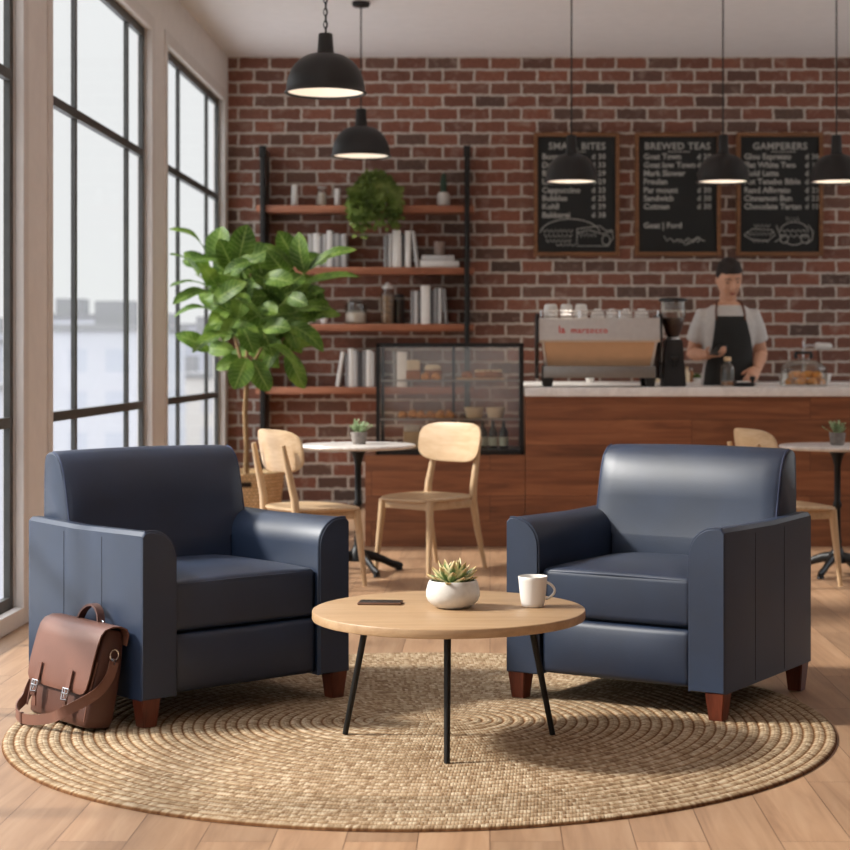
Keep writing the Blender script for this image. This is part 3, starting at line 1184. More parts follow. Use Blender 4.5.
# ------------------------------------------------------------------ coffee table
def coffee_table():
    t = thing('coffee_table', 'round oak coffee table with three black metal legs standing on the rug', 'coffee table', (-0.118, 5.06, RT))
    TR, z1 = 0.392, 0.40 - RT
    b = new()
    lathe(b, disc_capped([(TR - 0.006, z1 - 0.027), (TR - 0.001, z1 - 0.025), (TR, z1 - 0.022), (TR, z1 - 0.003), (TR - 0.001, z1 - 0.001), (TR - 0.003, z1)]), 96)
    obj('tabletop', b, 'table_oak', t, 40)
    for a, rb, rt in ((-90, 0.24, 0.17), (157, 0.336, 0.26), (22, 0.326, 0.25)):
        ca, sa = math.cos(R(a)), math.sin(R(a))
        b = new()
        tube(b, [(ca * rb, sa * rb, 0.0), (ca * rt, sa * rt, z1 - 0.026)], [0.0085, 0.0105], 14)
        lg = obj('leg', b, 'black_metal', t)
        b = new()
        lathe(b, disc_capped([(0.032, z1 - 0.031), (0.032, z1 - 0.0268)]), 20, (ca * rt, sa * rt, 0))
        obj('mounting_plate', b, 'black_metal', lg)
coffee_table()
TZ = 0.40

def phone_on_table():
    o = thing('phone', 'dark smartphone in a brown bumper lying on the coffee table', 'phone', (-0.321, 5.155, TZ), R(-4))
    b = new(); box(b, -0.064, 0.064, -0.032, 0.032, 0.0, 0.0075, 0.003, 3)
    obj('bumper', b, 'phone_case', o)
    b = new(); box(b, -0.0605, 0.0605, -0.0285, 0.0285, 0.0068, 0.0082, 0.0005)
    obj('screen', b, 'phone', o)
    b = new()
    for x in (-0.05, -0.036):
        lathe(b, disc_capped([(0.0035, 0.0078), (0.0035, 0.0088)]), 12, (x, 0.018, 0))
    obj('camera_lens', b, 'black_plastic', o)
phone_on_table()

def succulent_pot():
    o = thing('potted_succulent', 'striped succulent in a white bowl pot on the coffee table', 'plant', (-0.107, 5.08, TZ))
    b = new()
    lathe(b, [(0.0, 0.0), (0.042, 0.0), (0.056, 0.006), (0.072, 0.02), (0.078, 0.034), (0.0775, 0.05), (0.073, 0.068), (0.069, 0.078), (0.067, 0.08), (0.063, 0.078), (0.066, 0.06), (0.0, 0.058)], 48)
    obj('pot', b, 'pot_white', o, 50)
    b = new()
    lathe(b, [(0.0, 0.068), (0.03, 0.0675), (0.0655, 0.065), (0.064, 0.06), (0.0, 0.059)], 24)
    obj('soil', b, 'soil', o)
    k = NT('striped succulent leaf')
    tc = k.new('ShaderNodeTexCoord')
    sep = k.new('ShaderNodeSeparateXYZ')
    k.link(tc.outputs['UV'], sep.inputs[0])
    v = k.coords()
    nz = k.noise(v, 60.0, 3.0)
    edge = k.math('ABSOLUTE', sep.outputs[0])
    f = k.math('ADD', edge, k.math('MULTIPLY', k.math('SUBTRACT', nz, 0.5), 1.3))
    c = k.ramp(f, [(0.3, lin((96, 120, 72))), (0.5, lin((158, 172, 116))), (0.75, lin((230, 220, 174)))])
    warm = k.ramp(sep.outputs[1], [(0.72, (0, 0, 0, 1)), (1.0, (0.6, 0.6, 0.6, 1))])
    c = k.mix(warm, c, lin((206, 150, 92)))
    k.base(c)
    k.b.inputs['Roughness'].default_value = 0.5
    M['succulent'] = k.m
    b = new()
    rs = random.Random(3)
    for layer, (cnt, L, el, w) in enumerate(((11, 0.068, 12, 0.024), (10, 0.066, 30, 0.026), (8, 0.06, 50, 0.026), (6, 0.055, 68, 0.024), (3, 0.045, 82, 0.018))):
        for i in range(cnt):
            a = 2 * PI * (i + 0.5 * layer + rs.uniform(-0.15, 0.15)) / cnt
            e = R(el + rs.uniform(-8, 8))
            l = L * rs.uniform(0.82, 1.15)
            w_ = w * 1.25
            d = Vector((math.cos(a) * math.cos(e), math.sin(a) * math.cos(e), math.sin(e)))
            base = Vector((math.cos(a) * 0.012, math.sin(a) * 0.012, 0.066 + layer * 0.005))
            up = Vector((-math.cos(a) * math.sin(e), -math.sin(a) * math.sin(e), math.cos(e)))
            # thick pointed leaf: upper and lower skin
            s = d.cross(up)
            lay = b.loops.layers.uv.verify()
            NT_, NS = 6, 6
            rings = []
            for q in range(NT_ + 1):
                f = q / NT_
                wt = w_ / 2 * (math.sin(PI * (0.16 + 0.84 * f) ** 1.1) ** 0.8 if f < 1 else 0.04)
                th = 0.3 * wt + 0.0008
                ctr = base + d * (l * f) + up * (0.010 * f * f)
                rings.append([b.verts.new(ctr + s * (math.cos(2 * PI * j / NS) * wt) + up * (math.sin(2 * PI * j / NS) * th + 0.18 * abs(math.cos(2 * PI * j / NS)) * wt)) for j in range(NS)])
            for q in range(NT_):
                for j in range(NS):
                    j2 = (j + 1) % NS
                    fc = b.faces.new((rings[q][j], rings[q][j2], rings[q + 1][j2], rings[q + 1][j]))
                    for lp, (jj, qq) in zip(fc.loops, ((j, q), (j2, q), (j2, q + 1), (j, q + 1))):
                        lp[lay].uv = (math.cos(2 * PI * jj / NS), qq / NT_)
            b.faces.new(rings[-1])
    obj('rosette', b, 'succulent', o, 60)
succulent_pot()

def mug(parent_loc, label):
    o = thing('mug', label, 'mug', parent_loc)
    b = new()
    lathe(b, [(0.0, 0.0), (0.027, 0.0), (0.032, 0.003), (0.0345, 0.012), (0.0385, 0.045), (0.0415, 0.078), (0.0425, 0.088), (0.0415, 0.0892), (0.0395, 0.088), (0.038, 0.07), (0.034, 0.03), (0.03, 0.008), (0.0, 0.006)], 40)
    m = obj('cup', b, 'china', o, 60)
    b = new()
    pts = [Vector((0.037 + 0.026 * math.sin(PI * i / 12) ** 0.7, 0, 0.072 - 0.05 * i / 12)) for i in range(13)]
    tube(b, pts, 0.0048, 10, up=Vector((0, 1, 0)), flat=(1.35, 0.8))
    obj('handle', b, 'china', o, 60)
    return o
mug((0.124, 5.095, TZ), 'white mug with a handle standing on the coffee table')

# ------------------------------------------------------------------ dining chairs and bistro tables
def dining_chair(label, loc, rotz, group):
    """faces local -y"""
    t = thing('dining_chair', label, 'chair', loc, rotz, group)
    SZ = 0.392
    # dished seat
    b = new()
    N = 32
    def outline(k):
        pts = []
        for i in range(N):
            a = 2 * PI * i / N
            c, s = math.cos(a), math.sin(a)
            q = 0.55
            x = math.copysign(abs(c) ** q, c) * (0.212 - 0.02 * (s > 0) * abs(s)) * k
            y = -0.005 + math.copysign(abs(s) ** q, s) * 0.205 * k
            pts.append((x, y))
        return pts
    rings = []
    for k, z in ((0.0, -0.02), (0.9, -0.02), (0.97, -0.016), (1.0, -0.008), (0.99, 0.0), (0.93, 0.004), (0.75, 0.0), (0.45, -0.005), (0.0, -0.006)):
        rings.append([(x, y, SZ + z + (0.008 * max(0, -y / 0.2) ** 2 * -1)) for x, y in outline(max(k, 0.002))])
    loft(b, rings)
    obj('seat', b, 'oak_flat', t, 40)
    # seat frame
    b = new()
    for s in (-1, 1):
        box(b, s * 0.168 - 0.009, s * 0.168 + 0.009, -0.16, 0.165, SZ - 0.062, SZ - 0.02, 0.003)
    box(b, -0.16, 0.16, -0.168, -0.15, SZ - 0.062, SZ - 0.02, 0.003)
    box(b, -0.16, 0.16, 0.15, 0.168, SZ - 0.062, SZ - 0.02, 0.003)
    obj('seat_frame', b, 'oak_flat', t)
    for s in (-1, 1):
        b = new()
        tube(b, [(s * 0.195, -0.195, 0.0), (s * 0.18, -0.172, 0.25), (s * 0.172, -0.162, SZ - 0.018)], [0.0115, 0.018, 0.021], 14)
        obj('leg', b, 'oak', t)
        b = new()
        tube(b, [(s * 0.18, 0.255, 0.0), (s * 0.172, 0.205, 0.2), (s * 0.168, 0.172, SZ - 0.03), (s * 0.165, 0.178, SZ + 0.05), (s * 0.16, 0.205, 0.56), (s * 0.157, 0.236, 0.70)], [0.0115, 0.017, 0.021, 0.019, 0.017, 0.012], 14)
        obj('leg', b, 'oak', t)
    # curved back panel in front of the uprights
    b = new()
    zc, hh, hw = 0.668, 0.105, 0.228
    pts = []
    N = 40
    def shell(k, off):
        ring = []
        for i in range(N):
            a = 2 * PI * i / N
            c, s = math.cos(a), math.sin(a)
            q = 0.52
            x = math.copysign(abs(c) ** q, c) * hw * k * (1.0 if s > 0 else 1.0 - 0.1 * abs(s))
            z = math.copysign(abs(s) ** q, s) * hh * k
            y = 0.208 + 0.18 * z - 0.9 * (x * x) + off
            ring.append((x, y, zc + z))
        return ring
    loft(b, [shell(0.003, -0.007), shell(0.5, -0.007), shell(0.93, -0.007), shell(0.985, -0.005), shell(1.0, 0.0), shell(0.985, 0.005), shell(0.93, 0.007), shell(0.5, 0.007), shell(0.003, 0.007)])
    obj('backrest', b, 'oak_flat', t, 45)
    return t

ch = dining_chair('pale oak dining chair facing the marble bistro table, in front of the display case', (-0.33, 9.33, 0), R(-42), 'oak dining chairs')
dup(ch, (-0.885, 8.70, 0), R(124), 'pale oak dining chair seen from behind, beside the left armchair', 'oak dining chairs')
dup(ch, (1.475, 8.76, 0), R(108), 'pale oak dining chair half hidden behind the right armchair', 'oak dining chairs')

def bistro(label, loc, group):
    t = thing('bistro_table', label, 'table', loc, 0, group)
    b = new()
    lathe(b, disc_capped([(0.285, 0.648), (0.298, 0.653), (0.302, 0.66), (0.298, 0.668), (0.29, 0.67)]), 64)
    obj('tabletop', b, 'marble', t, 40)
    b = new()
    lathe(b, disc_capped([(0.05, 0.06), (0.045, 0.1), (0.03, 0.125), (0.02, 0.15), (0.023, 0.17), (0.018, 0.19), (0.0165, 0.34), (0.023, 0.352), (0.023, 0.366), (0.0165, 0.38), (0.0175, 0.56), (0.026, 0.60), (0.04, 0.63), (0.075, 0.638), (0.075, 0.648)]), 24)
    obj('column', b, 'cast_iron', t, 40)
    for a in (-62, 28, 118, 208):
        d = Vector((math.cos(R(a)), math.sin(R(a)), 0))
        up = Vector((0, 0, 1))
        b = new()
        tube(b, [d * 0.03 + up * 0.088, d * 0.08 + up * 0.083, d * 0.14 + up * 0.062, d * 0.19 + up * 0.038, d * 0.225 + up * 0.026, d * 0.255 + up * 0.021], [0.03, 0.025, 0.02, 0.019, 0.022, 0.013], 10, flat=(1.0, 0.75))
        tube(b, [d * 0.235 + up * 0.02, d * 0.238], [0.016, 0.02], 10)
        obj('foot', b, 'cast_iron', t, 50)
    return t

bt = bistro('round white marble bistro table between the two oak chairs on the left', (-0.69, 9.2, 0), 'marble bistro tables')
dup(bt, (1.80, 9.12, 0), R(30), 'round white marble bistro table at the right edge of the view', 'marble bistro tables')

def table_plant(label, loc, seed, group):
    t = thing('potted_herb', label, 'plant', loc, 0, group)
    b = new()
    lathe(b, [(0.0, 0.0), (0.03, 0.0), (0.036, 0.004), (0.043, 0.062), (0.041, 0.064), (0.038, 0.056), (0.0, 0.055)], 24)
    obj('pot', b, 'concrete', t, 40)
    b = new()
    rs = random.Random(seed)
    for i in range(26):
        a, el = rs.uniform(0, 2 * PI), R(rs.uniform(30, 86))
        l = rs.uniform(0.04, 0.075)
        d = Vector((math.cos(a) * math.cos(el), math.sin(a) * math.cos(el), math.sin(el)))
        p0 = Vector((d.x * 0.02, d.y * 0.02, 0.054))
        tube(b, [p0, p0 + d * l * 0.6, p0 + d * l], [0.0016, 0.0012, 0.001], 5)
        for k in range(6):
            f = 0.35 + 0.65 * k / 5
            q = p0 + d * l * f
            a2 = rs.uniform(0, 2 * PI)
            dd = (Vector((math.cos(a2), math.sin(a2), rs.uniform(0.1, 1.0))) + d * 0.5).normalized()
            leaf(b, q, q + dd * rs.uniform(0.012, 0.021), 0.010, (0, -0.4, 1), 0.1, 0.1, 0, 'oval', 4, 2)
    obj('foliage', b, 'herb', t, 60)
    return t
table_plant('small grey green plant in a concrete pot on the left bistro table', (-0.685, 9.2, 0.67), 5, 'table plants')
table_plant('small grey green plant in a concrete pot on the right bistro table', (1.80, 9.12, 0.67), 11, 'table plants')

# ------------------------------------------------------------------ fiddle leaf fig in a basket
def fig():
    D = 11.2
    o = Vector((-1.553, D, 0))
    t = thing('potted_fig', 'tall fiddle leaf fig in a woven basket in the corner by the windows', 'plant', o)
    b = new()
    lathe(b, [(0.0, 0.0), (0.19, 0.0), (0.2, 0.008), (0.215, 0.12), (0.232, 0.28), (0.24, 0.375), (0.246, 0.388), (0.24, 0.4), (0.228, 0.398), (0.222, 0.37), (0.2, 0.33), (0.0, 0.33)], 48, uv=True)
    bk = obj('basket', b, 'basket', t, 60)
    for a0 in (-85, 95):
        b = new()
        pts = []
        for k in range(7):
            a = R(a0 - 11 + 22 * k / 6)
            pts.append((math.cos(a) * 0.2385, math.sin(a) * 0.2385, 0.33))
        ribbon(b, pts, 0.03, 0.006, Vector((0, 0, 1)))  # dark strip stands in for the shade inside the handle hole
        obj('handle_slot_shade', b, 'soil', bk)
    b = new()
    lathe(b, [(0.0, 0.35), (0.1, 0.348), (0.205, 0.34), (0.2, 0.332), (0.0, 0.331)], 24)
    obj('soil', b, 'soil', t)
    b = new()
    tube(b, [(0, 0, 0.33), (0.004, 0, 0.55), (-0.006, 0.0, 0.78), (0.004, 0, 0.95), (0.0, 0.0, 1.1)], [0.02, 0.017, 0.016, 0.015, 0.013], 10)
    for tip, r in (((-0.2, 0.18, 1.62), 0.009), ((0.0, 0.22, 1.75), 0.009), ((0.3, 0.2, 1.6), 0.009), ((0.36, 0.25, 1.4), 0.008)):
        tp = Vector(tip)
        p0 = Vector((0, 0, 1.0))
        tube(b, [p0, p0.lerp(tp, 0.4) + Vector((0, 0, 0.0)), tp], [0.012, r, 0.005], 8)
    obj('trunk', b, 'trunk', t, 60)
    b = new()
    rs = random.Random(21)
    def q(cx, cy, dd):
        return at(160 + cx / 4.25, 215 + cy / 4.25, D + dd) - o
    # measured leaves: stalk end, tip, width in metres, depths, bow, how far the blade is turned from the viewer
    L = [
        ((200, 185), (40, 60), 0.13, 0.0, -0.25, 0.16, (0.3, -0.45, 0.85)), ((240, 200), (262, 48), 0.19, 0.0, 0.1, 0.05, (-0.2, -1, 0.2)),
        ((335, 195), (372, 40), 0.2, -0.05, -0.1, 0.08, (0.1, -1, 0.25)), ((618, 250), (590, 72), 0.16, -0.1, -0.1, 0.1, (-0.35, -0.9, 0.2)),
        ((630, 235), (838, 148), 0.13, -0.05, -0.1, 0.12, (-0.1, -0.65, 0.8)), ((165, 260), (42, 168), 0.12, -0.1, -0.35, 0.12, (0.1, -0.4, 0.9)),
        ((190, 220), (95, 195), 0.13, 0.1, 0.1, 0.1, (0, -0.8, 0.6)), ((225, 375), (368, 285), 0.145, -0.25, -0.35, 0.08, (0.0, -1, 0.45)),
        ((215, 325), (55, 382), 0.13, -0.2, -0.45, 0.1, (-0.2, -0.8, 0.6)), ((210, 310), (42, 305), 0.09, -0.1, -0.4, 0.1, (0, -0.3, 1)),
        ((265, 450), (60, 432), 0.12, -0.1, -0.35, 0.2, (0, -0.35, 0.95)), ((318, 512), (138, 585), 0.14, -0.2, -0.5, 0.14, (-0.1, -0.6, 0.8)),
        ((372, 608), (315, 742), 0.19, -0.25, -0.35, 0.06, (0.1, -1, 0.25)), ((395, 612), (465, 748), 0.17, -0.1, -0.05, 0.06, (-0.2, -1, 0.1)),
        ((440, 480), (556, 485), 0.15, -0.3, -0.4, 0.1, (0, -0.9, 0.5)), ((530, 470), (695, 580), 0.15, -0.05, -0.15, 0.2, (0.1, -0.75, 0.6)),
        ((440, 560), (588, 662), 0.1, -0.2, -0.35, 0.2, (0.3, -0.5, 0.8)), ((600, 300), (848, 262), 0.12, 0.0, 0.1, 0.08, (0, -0.5, 0.85)),
        ((545, 345), (628, 382), 0.12, -0.3, -0.4, 0.05, (-0.1, -1, 0.3)), ((590, 400), (728, 395), 0.14, 0.0, 0.0, 0.1, (0, -0.7, 0.7)),
        ((600, 440), (770, 425), 0.13, 0.1, 0.15, 0.08, (0, -0.7, 0.7)), ((560, 230), (442, 130), 0.1, -0.1, -0.1, 0.12, (0.5, -0.5, 0.7)),
        ((365, 615), (238, 655), 0.14, 0.05, 0.0, 0.1, (0, -0.8, 0.5)), ((420, 200), (270, 250), 0.13, -0.15, -0.25, 0.12, (0, -0.6, 0.8)),
        ((440, 270), (570, 290), 0.16, -0.2, -0.3, 0.08, (0, -0.85, 0.5)), ((320, 350), (435, 445), 0.07, -0.25, -0.35, 0.1, (0.3, -0.5, 0.8)),
        ((290, 200), (100, 205), 0.11, 0.0, -0.1, 0.1, (0, -0.6, 0.8)), ((380, 200), (445, 120), 0.15, 0.05, 0.1, 0.06, (0.1, -1, 0.1)),
        ((560, 560), (690, 540), 0.13, 0.1, 0.15, 0.12, (0, -0.7, 0.6)), ((300, 480), (420, 500), 0.1, -0.25, -0.35, 0.14, (0, -0.6, 0.8)),
        ((240, 300), (180, 215), 0.13, -0.05, -0.15, 0.06, (0.2, -1, 0.1)), ((610, 255), (520, 330), 0.15, -0.15, -0.25, 0.08, (-0.1, -0.9, 0.4)),
        ((300, 250), (420, 190), 0.15, -0.1, -0.2, 0.08, (0.1, -0.8, 0.55)), ((480, 230), (540, 140), 0.13, 0.1, 0.12, 0.05, (0.0, -1, 0.1)),
        ((330, 430), (270, 540), 0.14, -0.15, -0.22, 0.08, (-0.1, -0.9, 0.4)), ((350, 470), (400, 590), 0.15, -0.1, -0.16, 0.08, (0.1, -0.9, 0.3)), ((430, 470), (480, 600), 0.14, -0.05, -0.1, 0.1, (0.1, -0.9, 0.4)),
        ((300, 400), (210, 470), 0.13, -0.1, -0.2, 0.1, (-0.1, -0.8, 0.5)), ((360, 330), (330, 440), 0.15, -0.15, -0.22, 0.06, (0.0, -1, 0.2)), ((420, 390), (500, 420), 0.14, -0.1, -0.2, 0.06, (0.0, -0.9, 0.5)),
    ]
    for p0, p1, w, d0, d1, bow, nr in L:
        A, B = q(*p0, d0), q(*p1, d1)
        leaf(b, A, B, w, nr, bow, 0.22, 0.03, 'fig', 10, 4)
        # stalk back towards the middle of the crown
        root = Vector((A.x * 0.55 + 0.05, A.y * 0.4 + 0.02, A.z - 0.06))
        tube(b, [root, root.lerp(A, 0.5) + Vector((0, 0, -0.01)), A, A.lerp(B, 0.12)], [0.005, 0.004, 0.0035, 0.003], 6)
    # inner foliage
    for i in range(88):
        cx, cy = rs.gauss(420, 125), rs.gauss(370, 115)
        cx, cy = min(max(cx, 210), 680), min(max(cy, 190), 580)
        if cx > 540 and cy > 450:
            cx -= 180
        dd = rs.uniform(-0.02, 0.38)
        A = q(cx, cy, dd)
        an = rs.uniform(0, 2 * PI)
        l = rs.uniform(0.2, 0.3)
        B = A + Vector((math.cos(an) * l, rs.uniform(-0.12, 0.08), math.sin(an) * l * 0.8 - 0.02))
        leaf(b, A, B, l * rs.uniform(0.5, 0.66), (rs.uniform(-0.4, 0.4), -1, rs.uniform(0.0, 0.9)), rs.uniform(0.04, 0.16), 0.2, 0.03, 'fig', 8, 4)
    obj('foliage', b, 'fig', t, 80)
fig()

# ------------------------------------------------------------------ wall shelf
SY0, SY1 = 12.95, 13.195
SHELF_Z = [2.245, 1.789, 1.37, 0.907]
def wall_shelf():
    t = thing('wall_shelf', 'tall open shelf of four reddish planks between black steel posts on the brick wall', 'shelf', (0, 0, 0))
    for x in (-1.672, -0.169):
        b = new()
        box(b, x - 0.019, x + 0.019, SY0 - 0.02, SY1, 0.0, 2.66, 0.002)
        u = obj('upright', b, 'black_metal', t)
        b = new()
        box(b, x - 0.026, x + 0.026, SY0 - 0.03, SY0 + 0.02, 2.60, 2.68, 0.004)
        obj('post_cap', b, 'black_metal', u)
    for z in SHELF_Z:
        b = new()
        box(b, -1.722, -0.118, SY0, SY1, z - 0.052, z, 0.004)
        obj('shelf', b, 'shelf_wood', t)
wall_shelf()
PXM = FPX / 13.05
def sx(px):
    return (px - VX) / PXM

# books
def book(name_label, x0, x1, z, h, mat, tilt, group, depth=0.17):
    w = x1 - x0
    b = new()
    c = 0.003
    y0 = SY0 + 0.03
    box(b, 0, c, 0.004, depth, 0, h, mi=0)
    box(b, w - c, w, 0.004, depth, 0, h, mi=0)
    # rounded spine towards the room
    ring0, ring1 = [], []
    for k in range(7):
        a = PI * k / 6
        ring0.append((w / 2 - math.cos(a) * w / 2, 0.006 - math.sin(a) * 0.006, 0))
    loft(b, [ring0 + [(w, 0.009, 0), (0, 0.009, 0)], [(x, y, h) for x, y, _ in ring0] + [(w, 0.009, h), (0, 0.009, h)]])
    box(b, c, w - c, 0.009, depth - 0.006, 0.004, h - 0.004, mi=1)
    o = single('book', b, [mat, 'paper'], name_label, 'book', (x0, y0, z), 0, group)
    if tilt > 0:
        o.location.z += w * math.sin(R(tilt))
    if tilt:
        o.rotation_euler = (0, R(tilt), 0)
    return o

MATN = {'white_book': 'white', 'pale_book': 'pale grey', 'grey_book': 'mid grey', 'dark_book': 'charcoal'}
def book_row(z, where, group, spec):
    """spec: (left px, right px, height px, material, tilt)"""
    n = len(spec)
    for i, (a, c, h, m, tilt) in enumerate(spec):
        if i == 0:
            pos = 'leftmost'
        elif i == n - 1:
            pos = 'rightmost'
        else:
            pos = ORD[i] + ' from left'
        lab = '%s%s book, %s in the row %s' % ('leaning ' if tilt else '', MATN[m], pos, where)
        book(lab, sx(a) + 0.0005, sx(c) - 0.0005, z, h / PXM, m, tilt, group)

book_row(SHELF_Z[1], 'beside the fig, second shelf', 'books beside the fig on the second shelf', [
    (309, 314, 33, 'pale_book', 0), (314, 320.5, 34, 'white_book', 0), (320.5, 323.5, 31, 'grey_book', 0), (323.5, 327.5, 33, 'pale_book', 0),
    (327.5, 333, 36.5, 'white_book', 0), (333, 336, 33, 'grey_book', 0), (336, 339, 34, 'pale_book', 0), (339, 342, 33, 'grey_book', 0), (342, 347, 33.5, 'pale_book', 0)])
book_row(SHELF_Z[1], 'under the ivy, second shelf', 'books under the ivy on the second shelf', [
    (384, 389, 32, 'grey_book', 0), (389, 393, 33.5, 'pale_book', 0), (393, 401.5, 37, 'white_book', 0), (401.5, 405.5, 33, 'dark_book', 0), (405.5, 411, 36.5, 'white_book', 0), (415.9, 419.4, 36.3, 'pale_book', -7)])
book_row(SHELF_Z[2], 'on the third shelf', 'books on the third shelf', [
    (411, 414.5, 33, 'grey_book', 0), (414.5, 418.5, 33, 'pale_book', 0), (418.5, 421, 34, 'dark_book', 0), (421, 430, 38.5, 'white_book', 0), (430, 434, 34, 'dark_book', 0), (434, 438, 36, 'grey_book', 0), (438.5, 442, 36, 'pale_book', 0), (444.8, 448.2, 35, 'grey_book', -4)])
book_row(SHELF_Z[3], 'on the lowest shelf', 'books on the lowest shelf', [
    (336, 339.9, 35, 'white_book', 9), (345.8, 349, 33, 'grey_book', 0), (349, 354.5, 38, 'white_book', 0), (354.5, 358, 36, 'pale_book', 0), (358, 363, 34.5, 'dark_book', 0), (363, 366.5, 36, 'grey_book', 0), (366.5, 371.5, 36.5, 'white_book', 0), (371.5, 375, 35, 'pale_book', 0),
    (393, 397, 35, 'grey_book', 0), (397.2, 407, 35, 'white_book', 0)])
def flat_book(lab, x0, x1, z, th, mat):
    b = new()
    w = x1 - x0
    box(b, 0, w, 0, 0.17, 0, 0.003, mi=0)
    box(b, 0, w, 0, 0.17, th - 0.003, th, mi=0)
    box(b, 0, w, 0, 0.006, 0, th, 0.002, mi=0)
    box(b, 0.004, w - 0.004, 0.004, 0.165, 0.003, th - 0.003, mi=1)
    single('book', b, [mat, 'paper'], lab, 'book', (x0, SY0 + 0.035, z), 0, 'books lying flat')
flat_book('pale grey book lying flat at the bottom of the pair on the second shelf', sx(420), sx(459), SHELF_Z[1], 6.5 / PXM, 'white_book')
flat_book('pale grey book lying flat on top of the pair, under the taupe cup', sx(422), sx(454.5), SHELF_Z[1] + 6.6 / PXM, 5.5 / PXM, 'pale_book')

def pot(name, prof, mat, label, cat, px, d, z, seg=24, group=None, smooth=45):
    b = new()
    lathe(b, prof, seg)
    return single(name, b, mat, label, cat, ((px - VX) / FPX * d, d, z), 0, group, smooth)

DS = 13.06
pot('cup', [(0, 0), (0.036, 0), (0.042, 0.006), (0.043, 0.1), (0.04, 0.103), (0.037, 0.1), (0.036, 0.02), (0, 0.018)], 'taupe', 'taupe cup standing on the two flat books', 'cup', 439.5, DS, SHELF_Z[1] + 12.2 / PXM)
# top shelf
pot('candle', [(0, 0), (0.026, 0), (0.027, 0.004), (0.023, 0.155), (0.02, 0.16), (0, 0.16)], 'china', 'tall white pillar candle at the left of the top shelf', 'candle', 294.5, DS, SHELF_Z[0])
pot('candle', [(0, 0), (0.024, 0), (0.025, 0.004), (0.022, 0.126), (0.019, 0.132), (0, 0.132)], 'china', 'short white pillar candle beside the glass jar on the top shelf', 'candle', 337.5, DS, SHELF_Z[0])
def jar(name, label, px, z, r, h, fill, fill_mat, lid_mat, knob=True, lid_label=None, d=DS, neck=0.75):
    t = thing(name, label, 'jar', ((px - VX) / FPX * d, d, z))
    b = new()
    lathe(b, [(0, 0), (r * 0.9, 0), (r, r * 0.12), (r, h * 0.72), (r * 0.93, h * 0.8), (r * neck, h * 0.86), (r * neck, h * 0.9), (r * neck - 0.003, h * 0.9), (r * neck - 0.003, h * 0.86), (r * 0.9, h * 0.79), (r - 0.003, h * 0.71), (r - 0.003, r * 0.15), (0, r * 0.1)], 28)
    obj('glass_body', b, 'jar_glass', t, 50)
    if fill_mat:
        b = new()
        lathe(b, [(0, r * 0.12), (r * 0.86, r * 0.12), (r - 0.006, r * 0.2), (r - 0.006, h * fill), (r * 0.6, h * (fill + 0.03)), (0, h * (fill + 0.02))], 24)
        obj('contents', b, fill_mat, t, 60)
    if lid_mat:
        b = new()
        lathe(b, disc_capped([(r * neck + 0.004, h * 0.885), (r * neck + 0.004, h * 0.93), (r * neck * 0.5, h * 0.95)]), 24)
        if knob:
            ball(b, (0, 0, h * 0.98), (r * 0.34, r * 0.34, h * 0.06), 12, 8)
        obj('lid', b, lid_mat, t, 50)
    return t
jar('glass_jar', 'small clear jar of pale salt with a steel lid on the top shelf', 322, SHELF_Z[0], 0.037, 0.155, 0.62, 'sugar', 'steel', False, neck=0.85)
jar('sugar_jar', 'squat glass jar half full of sugar with a chrome knob on the third shelf', 356, SHELF_Z[2], 0.083, 0.2, 0.42, 'sugar', 'jar_glass', True, neck=0.5)
b = new(); lathe(b, disc_capped([(0.012, 0), (0.017, 0.012), (0.02, 0.05), (0.012, 0.064)]), 16)
single('salt_shaker', b, 'chrome', 'small chrome shaker standing behind the sugar jar', 'shaker', (sx(352) - 0.0, 13.165, SHELF_Z[2]))
jar('nut_jar', 'tall glass jar of mixed nuts with a white knob on the third shelf', 387.5, SHELF_Z[2], 0.052, 0.3, 0.7, 'nuts', 'china', True, neck=0.7)
jar('bean_jar', 'dark glass jar of coffee beans behind the nut jar', 399, SHELF_Z[2], 0.045, 0.235, 0.75, 'bean', 'black_plastic', False, d=13.12, neck=0.85)
pot('canister', [(0, 0), (0.052, 0), (0.055, 0.004), (0.055, 0.03), (0.046, 0.034), (0.044, 0.145), (0.04, 0.15), (0, 0.15)], 'slate_jar', 'dark slate grey canister on the lowest shelf', 'canister', 299, DS, SHELF_Z[3])
for px, yy, nm in ((309.5, 13.02, 'white cup at the left among the fig leaves on the third shelf'), (317.5, 13.09, 'white cup in the middle of three among the fig leaves'), (324, 13.0, 'white cup at the right of three among the fig leaves')):
    pot('cup', [(0, 0), (0.018, 0), (0.022, 0.008), (0.031, 0.05), (0.029, 0.052), (0.02, 0.012), (0, 0.01)], 'china', nm, 'cup', px, yy, SHELF_Z[2], 20, 'white cups among the fig leaves')

def cactus():
    t = thing('potted_cactus', 'slim dark cactus in a rounded pale pot on the top shelf', 'plant', (sx(443.5), DS, SHELF_Z[0]))
    b = new()
    lathe(b, [(0, 0), (0.04, 0), (0.047, 0.01), (0.049, 0.05), (0.046, 0.085), (0.036, 0.102), (0.03, 0.104), (0.028, 0.095), (0, 0.094)], 28)
    obj('pot', b, 'pot_white', t, 50)
    b = new()
    rings = []
    for z, r in ((0.09, 0.02), (0.12, 0.022), (0.18, 0.021), (0.225, 0.017), (0.248, 0.006)):
        rings.append([((r * (1 + 0.16 * (k % 2))) * math.cos(2 * PI * k / 18), (r * (1 + 0.16 * (k % 2))) * math.sin(2 * PI * k / 18), z) for k in range(18)])
    loft(b, rings)
    obj('stem', b, 'cactus', t, 50)
cactus()

